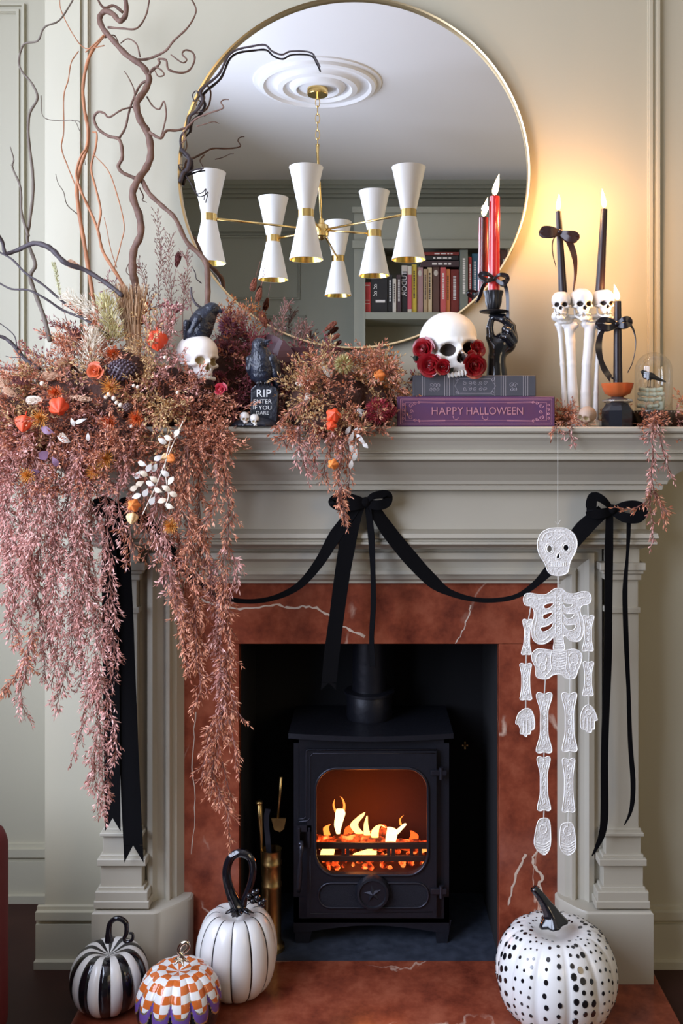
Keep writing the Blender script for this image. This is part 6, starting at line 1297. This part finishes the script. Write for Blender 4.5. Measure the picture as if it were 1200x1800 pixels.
def mum(px, py, r, Y, m_, parent, n=70, label=None, nm='thread_petal_flower', flat=.55):
    S_ = Spray(); c = P(px, py, Y)
    for k in range(n):
        a = k*2.4; t = (k+.5)/n; th_ = t*1.5; d = Vector((math.cos(a)*math.sin(th_), -math.cos(th_)*flat-.1, math.sin(a)*math.sin(th_))); q = [c, c+d*S(r, Y)*.55, c+(d+Vector((0, -.25*t, -.0)))*S(r, Y)*R_.uniform(.85, 1.1)]
        S_.seg(q[0], q[1], .0009); S_.leaf(q[1]-(q[2]-q[1])*.3, q[2]-q[1], (q[2]-q[1]).length*1.4, .0012)
    return S_.build(nm, m_, parent, m_)
for a in ((200, 622, 17, 1.87, petal_o), (168, 652, 17, 1.84, petal_o), (71, 735, 20, 1.79, petal_y), (193, 743, 16, 1.80, petal_o), (240, 736, 16, 1.80, petal_o), (186, 806, 20, 1.79, petal_y), (166, 829, 16, 1.79, petal_y), (49, 836, 18, 1.78, petal_y), (195, 680, 20, 1.82, petal_y), (98, 690, 15, 1.82, petal_o), (300, 925, 16, 1.79, petal_y)): mum(*a, ga)
rose('dried_rose', P(168, 653, 1.825), S(15), (-.1, -1, .2), mat('petal_rust', (.55, .10, .03), .5), ga, 11, 3); rose('dried_rose', P(387, 684, 1.84), S(11), (0, -1, .2), mat('petal_red', (.42, .02, .04), .5), ga, 10, 4)
def tail_(px, py, ln, r, Y, m_, parent, d=(0, 0, 1), nm='bunny_tail'):
    S_ = Spray(); d = Vector(d).normalized(); c = P(px, py, Y); u = d.orthogonal().normalized(); v_ = d.cross(u); L_ = S(ln, Y); r_ = S(r, Y)
    for k in range(240):
        t = R_.random(); a = R_.uniform(0, 2*PI); q = r_*math.sin(PI*(.08+.86*t))**.7; o = u*math.cos(a)+v_*math.sin(a); S_.leaf(c+d*(t-.5)*L_*.85+o*q*.3, d*.9+o*.6, q*.9+.001, q*.3)
    g = MB(); S_.seg(c-d*L_*.5, c-d*L_*1.5+Vector((0, .01, 0)), .0007); return S_.build(nm, m_, parent)
tb_ = islands('tail_burgundy', [(.11, .025, .025), (.17, .05, .04)], .8); tt_ = islands('tail_tan', [(.55, .32, .20), (.64, .42, .28)], .8); tw_ = islands('tail_white', [(.72, .62, .50), (.80, .72, .62)], .8); tr_ = islands('tail_russet', [(.24, .07, .04), (.32, .11, .06)], .8)
for a in ((312, 457, 32, 7, 2.0, tb_, ga, (.2, 0, 1)), (135, 591, 34, 9, 1.92, tb_, ga, (-.8, -.1, 1)), (38, 670, 34, 9, 1.84, tb_, ga, (-1, 0, .25)), (62, 703, 32, 9, 1.80, tw_, ga, (-1, -.1, -.05)), (92, 661, 36, 11, 1.86, tt_, ga, (-1, 0, 0)), (4, 674, 34, 9, 1.84, tt_, ga, (-.8, 0, .6)), (18, 690, 30, 8, 1.82, tt_, ga, (-.9, 0, .5)), (115, 645, 26, 16, 1.88, tt_, ga, (-.5, 0, .8)),
          (131, 467, 30, 9, 1.98, tt_, ga, (-.9, 0, .45)), (141, 700, 46, 6, 1.81, tt_, ga, (1, 0, -.12)), (113, 770, 20, 7, 1.79, tw_, ga, (-.7, 0, .6)), (446, 499, 28, 7, 2.02, tr_, ga, (-.25, 0, -1)), (455, 517, 28, 7, 2.0, tr_, ga, (-.25, 0, -1)), (463, 563, 36, 8, 2.0, tr_, ga, (-.3, 0, 1))): tail_(*a)
wheat = islands('wheat_green', [(.50, .48, .26), (.60, .58, .36)], .7)
S_ = Spray(); q = curve([P(112, 545, 1.96), P(105, 515, 1.96), P(98, 480, 1.96), (P(94, 465, 1.96))], 8); S_.path(q, .0009, .0006)
for i, p in enumerate(q):
    if i > 6:
        for s in (-1, 1, -.3, .4): S_.leaf(p, Vector((s*.8, -.3, .9)), .008, .0022)
S_.path(curve([P(150, 640, 1.95), P(125, 590, 1.95), P(112, 545, 1.96)]), .0009, .0008); S_.build('wheat_ear', wheat, ga)
# bundle of pale stalks holding the branches, and pampas plume
straw = islands('straw', [(.42, .24, .12), (.55, .36, .20), (.32, .17, .09)], .7); S_ = Spray()
for k in range(260):
    a = R_.uniform(0, 2*PI); r = R_.random()**.5; b0 = P(238+9*r*math.cos(a), 640, 1.93+.012*math.sin(a)*r); m0 = P(232+16*r*math.cos(a), 570, 1.93+.018*math.sin(a)*r); t0 = P(229+28*r*math.cos(a)+R_.gauss(0, 3), 520+R_.uniform(-18, 22), 1.93+.026*math.sin(a)*r); S_.path([b0, m0, t0], .0012, .0006)
    S_.leaf(t0, t0-m0, .008, .0012)
S_.build('straw_bundle', straw, ga, straw)
def plume(cx, cy, ln, wd, Y, m_, d, parent, n=500, nm='pampas_plume'):
    S_ = Spray(); d = Vector(d).normalized(); sx = Vector((d.z, 0, -d.x))
    for k in range(n): t = R_.random(); u = R_.gauss(0, .4)*(1-.5*t); p = P(cx, cy, Y)+d*S(ln, Y)*(t-.5)+sx*S(wd, Y)*u*.6+Vector((0, R_.gauss(0, .006), 0)); S_.leaf(p, d*1.0+sx*u*1.6+rv_(.3), .016, .0011)
    return S_.build(nm, m_, parent)
fluff = islands('pampas_cream', [(.66, .56, .42), (.74, .66, .52)], .8); lime = islands('dried_lime', [(.45, .40, .15), (.55, .48, .22), (.38, .30, .10)], .7)
plume(155, 545, 90, 40, 1.90, fluff, (-.9, 0, .5), ga); plume(192, 560, 80, 44, 1.89, lime, (-.2, 0, 1), ga, 500); plume(162, 620, 76, 44, 1.865, fluff, (.1, 0, 1), ga, 450)
def puff(px, py, r, Y, m_, parent, n=260, nm='puff_flower', w=.0016, l=.55):
    S_ = Spray(); c = P(px, py, Y); r = S(r, Y)
    for k in range(n):
        z = 1-2*(k+.5)/n; a = k*2.39996; q = math.sqrt(1-z*z); d = Vector((q*math.cos(a), q*math.sin(a), z)); S_.leaf(c+d*r*(1-l)*R_.uniform(.7, 1.1), d+rv_(.25), r*l*1.2, w)
    S_.seg(c, c+Vector((0, .03, -.03)), .0012); return S_.build(nm, m_, parent)
mauve = islands('mauve', [(.20, .06, .10), (.30, .11, .16), (.15, .04, .06)], .8)
for a in ((402, 575, 20, 1.99, mauve), (398, 615, 18, 1.97, mauve), (412, 640, 18, 1.99, lf_burg), (424, 600, 20, 2.02, mauve), (385, 665, 14, 1.95, lf_burg)): puff(*a, ga)
# pine cone of dark scales
def cone_(px, py, rx, rz, Y, m_, parent, nm='pine_cone', n=110):
    g = MB(); c = P(px, py, Y); g.ell(c, (S(rx)*.8, S(rz)*.8, S(rz)*.8), 10)
    for k in range(n):
        z = 1-2*(k+.5)/n; a = k*2.39996; q = math.sqrt(1-z*z); d = Vector((z, q*math.cos(a), q*math.sin(a))); p = c+Vector((d.x*S(rx)*.85, d.y*S(rz)*.85, d.z*S(rz)*.85)); g.ell(p, (S(2.6), S(2.6), S(2.6)), 5)
    return g.ob(nm, m_, parent, 180)
cone_(215, 650, 27, 19, 1.84, mat('cone_dark', (.045, .025, .035), .35, noise=(90, (.16, .11, .13), .6)), ga)
cone_(225, 716, 8, 7, 1.81, mat('seed_brown', (.07, .03, .025), .5), ga, 'seed_pod', 40)
berry = mat('berry_cream', (.74, .64, .52), .45); S_r = MB(); 
for (x, y, r) in ((192, 693, 4), (200, 700, 4), (186, 698, 3.5), (212, 712, 4), (205, 708, 3.5), (242, 680, 3), (290, 628, 3), (235, 678, 3), (312, 690, 3), (188, 745, 3), (74, 674, 4), (220, 718, 3), (231, 750, 3)):
    MB().ell(P(x, y, 1.815), (S(r), S(r), S(r)), 8).ob('cream_berry', berry, ga, 180)
# flat leaves
def leaf_(px, py, L_, w_, ang, Y, m_, parent, nm='broad_leaf', tilt=.3):
    a = math.radians(ang); d = Vector((math.cos(a), -.15, math.sin(a))).normalized(); s = Vector((-math.sin(a), -tilt, math.cos(a))).normalized(); c = P(px, py, Y); L_ = S(L_, Y); w_ = S(w_, Y); pts = [c+d*L_*(t-.5)+Vector((0, -.15*L_*math.sin(PI*t), 0)) for t in np.linspace(0, 1, 8)]
    g = MB(); g.strip(pts, [w_*max(.04, math.sin(PI*t**.8)) for t in np.linspace(0, 1, 8)], s, .0004); return g.ob(nm, m_, parent)
wl = mat('leaf_white', (.76, .72, .66), .6); pl_ = mat('leaf_dusty_purple', (.22, .12, .19), .5); dl = mat('leaf_aubergine', (.075, .028, .035), .42, noise=(20, (.12, .05, .055), .7)); cl_ = mat('leaf_cream_flat', (.78, .66, .50), .6)
for a in ((112, 772, 24, 11, 155, 1.785, wl), (128, 742, 16, 7, 110, 1.785, wl), (142, 740, 24, 7, 20, 1.785, wl), (155, 768, 15, 7, 90, 1.785, wl), (78, 800, 22, 17, 40, 1.785, pl_), (84, 757, 28, 14, -20, 1.79, pl_), (98, 812, 20, 11, 120, 1.785, pl_), (62, 830, 18, 12, 10, 1.785, pl_)): leaf_(*a, ga)
# cream eucalyptus stem
for pts in ([(322, 740), (300, 790), (280, 840), (262, 880), (250, 905)], [(300, 770), (290, 820), (296, 870), (290, 890)]):
    MB().tube(curve([P(x, y, 1.785) for x, y in pts]), .0011, 6).ob('cream_stem', berry, ga, 180)
k = 0
for x, y in ((296, 770), (285, 775), (310, 762), (262, 822), (252, 832), (270, 842), (290, 832), (242, 835), (278, 805), (264, 850), (246, 850), (278, 862), (292, 858), (256, 866), (284, 880), (240, 872), (268, 880), (300, 845), (304, 868), (250, 815), (298, 890), (272, 822), (236, 858)):
    leaf_(x, y, 17, 10, R_.choice((-20, 30, 60, 150, 200, 240)), 1.782+R_.uniform(-.006, .006), R_.choice((cl_, cl_, wl)), ga, 'cream_leaf')
# ---- second garland between tombstone and books
gb = thing('short_garland', 'bushy rust garland between the tombstone and the purple book, trailing over the frieze', 'garland', P(590, 752, 1.93))
core('gap_shade_core', [(540, 715, 1.95, 40, .065, 38), (600, 700, 1.95, 55, .075, 50), (660, 710, 1.96, 35, .06, 40), (580, 750, 1.86, 45, .022, 22)], gb)
tf = lambda x: float(np.interp(x, [490, 520, 545, 570, 620, 660, 685, 700, 725], [700, 640, 615, 605, 610, 610, 618, 650, 680]))
def blk2(x, y, Y): return (x < 512 and Y < 1.99) or (x > 688 and Y < 2.04)
mound(150, 492, 715, tf, [lf_rust, lf_rust, lf_gold, lf_rust], gb, 765, blk2, L_=(24, 46))
mound(14, 640, 690, lambda x: 612, [lf_oran], gb, 680, None, (1.88, 1.95), (1.95, 2.0), L_=(20, 38)); mound(10, 700, 745, lambda x: 655, [lf_burg], gb, 720, None, (2.04, 2.055), (2.04, 2.055), L_=(18, 30)); mound(16, 530, 585, lambda x: 592, [lf_burg], gb, 650, None, (1.97, 2.02), (1.98, 2.03), L_=(20, 34))
hangs('trailing_spray', [([(515, 745), (505, 762), (494, 780)], 34, 1.83, 1.0), ([(530, 740), (526, 780), (532, 810), (540, 836)], 34, 1.82, 1.1), ([(555, 740), (548, 785), (556, 820)], 34, 1.83, 1.1), ([(575, 745), (580, 790), (570, 820), (576, 846)], 30, 1.84, .9), ([(598, 745), (604, 790), (596, 830), (600, 870), (606, 915)], 30, 1.82, 1.15),
  ([(545, 700), (520, 715), (500, 735), (486, 752)], 34, 1.84, 1.0), ([(620, 740), (612, 790), (614, 840), (608, 880)], 24, 1.825, 1.0), ([(590, 745), (588, 770), (594, 800)], 34, 1.81, 1.0), ([(600, 850), (596, 880), (604, 905)], 24, 1.81, 1.1)], gb, [lf_rust, lf_rose])
for a in ((666, 660, 11, 1.85, lanto, gb, (-.6, -.7, -.2)), (586, 730, 14, 1.80, lantern, gb, (.2, -.9, .3)), (582, 749, 10, 1.795, lantern, gb, (-.2, -.9, -.3)), (585, 816, 10, 1.80, lanto, gb, (-.2, -.9, -.1))): physalis(*a)
puff(604, 640, 18, 1.86, lime, gb, 220, 'lime_flower'); puff(664, 722, 24, 1.845, islands('thistle_red', [(.28, .012, .03), (.38, .03, .05), (.2, .01, .02)], .6), gb, 420, 'burgundy_thistle', .0018, .3); puff(684, 722, 14, 1.85, MATS['thistle_red'], gb, 200, 'burgundy_thistle', .0016, .3)
for a in ((580, 574, 30, 6, 2.02, tr_, gb, (1, 0, .75)), (588, 593, 20, 5, 2.0, tr_, gb, (1, 0, .7)), (530, 674, 28, 7, 1.86, tw_, gb, (1, 0, .1)), (540, 702, 20, 8, 1.84, tw_, gb, (.3, 0, 1)), (575, 653, 22, 8, 1.87, tw_, gb, (.8, 0, -.6))): tail_(*a)
for x, y in ((564, 643), (570, 646), (567, 638)): MB().ell(P(x, y, 1.87), (S(4), S(4), S(4)), 8).ob('cream_berry', berry, gb, 180)
for a in ((505, 632, 70, 36, 100, 1.975, dl), (525, 660, 60, 34, 60, 1.96, dl), (490, 612, 80, 30, -35, 2.0, dl), (518, 625, 60, 30, 20, 1.99, dl), (508, 668, 40, 22, 80, 1.94, dl), (540, 640, 44, 24, 120, 1.95, dl)): leaf_(*a, gb, 'dark_leaf')
upright([[(500, 620), (495, 585), (498, 555), (505, 535)], [(515, 620), (520, 590), (528, 570)], [(490, 620), (484, 590), (478, 570)], [(525, 610), (535, 590), (540, 580)]], lf_bud, gb, 2.0, 16, leaf=6, step=7)
for k, (x, y, l_, an) in enumerate(((617, 770, 26, 70), (624, 800, 24, 75), (634, 772, 26, -50), (612, 756, 18, 60), (618, 788, 22, 110), (628, 756, 16, 20), (617, 816, 18, 80), (642, 783, 14, -45))): leaf_(x, y, l_, 8, an, 1.815, wl, gb, 'white_leaf')
MB().tube(curve([P(628, 745, 1.82), P(625, 780, 1.818), P(617, 815, 1.816)]), .001, 6).ob('white_stem', wl, gb, 180)
leaf_(632, 722, 18, 8, 0, 1.85, wl, gb, 'white_leaf'); leaf_(635, 730, 14, 7, -60, 1.845, wl, gb, 'white_leaf')
# ---- third, small garland along the right end
gc = thing('slim_garland', 'thin rust garland winding between bones and cloche, trailing off the right end of the shelf', 'garland', P(1120, 752, 1.95))
core('gap_shade_core', [(985, 740, 1.95, 30, .03, 9), (1110, 742, 1.975, 30, .02, 8), (1180, 740, 1.97, 40, .03, 12)], gc, .005)
def low(x): return float(np.interp(x, [960, 980, 1000, 1060, 1100, 1160, 1210], [700, 690, 712, 715, 712, 705, 690]))
mound(16, 955, 1000, low, [lf_rust], gc, 752, lambda x, y, Y: x < 978 and Y < 2.03, (1.88, 1.92), (1.97, 2.04), L_=(18, 32), per=6); mound(10, 1040, 1110, low, [lf_rust], gc, 748, None, (1.98, 2.03), (1.98, 2.04), L_=(18, 28), per=6)
mound(24, 1112, 1215, low, [lf_rust, lf_rose], gc, 756, lambda x, y, Y: x < 1180 and y < 728, (1.86, 1.90), (1.99, 2.03), L_=(18, 34), per=6)
mound(5, 945, 965, lambda x: 683, [lf_burg], gc, 748, None, (2.045, 2.055), (2.045, 2.055), L_=(14, 24), per=6)
hangs('trailing_spray', [([(1005, 748), (1000, 760), (1003, 768)], 30, 1.85, 1.0), ([(1150, 735), (1145, 775), (1148, 810), (1143, 850)], 26, 1.84, 1.1), ([(1145, 840), (1150, 870), (1160, 890), (1165, 912)], 30, 1.84, 1.0), ([(1155, 740), (1162, 780), (1170, 810), (1180, 835)], 20, 1.85, .8), ([(1145, 850), (1142, 890), (1148, 920), (1146, 950)], 18, 1.845, .8), ([(1150, 865), (1130, 885), (1108, 895), (1092, 893)], 20, 1.84, .9)], gc, [lf_rust, lf_rose])
hangs('trailing_spray', [([(1010, 735), (1030, 745), (1035, 752)], 22, 1.87, 1.0), ([(990, 740), (975, 750), (972, 758)], 20, 1.855, .9)], gc, [lf_rust])
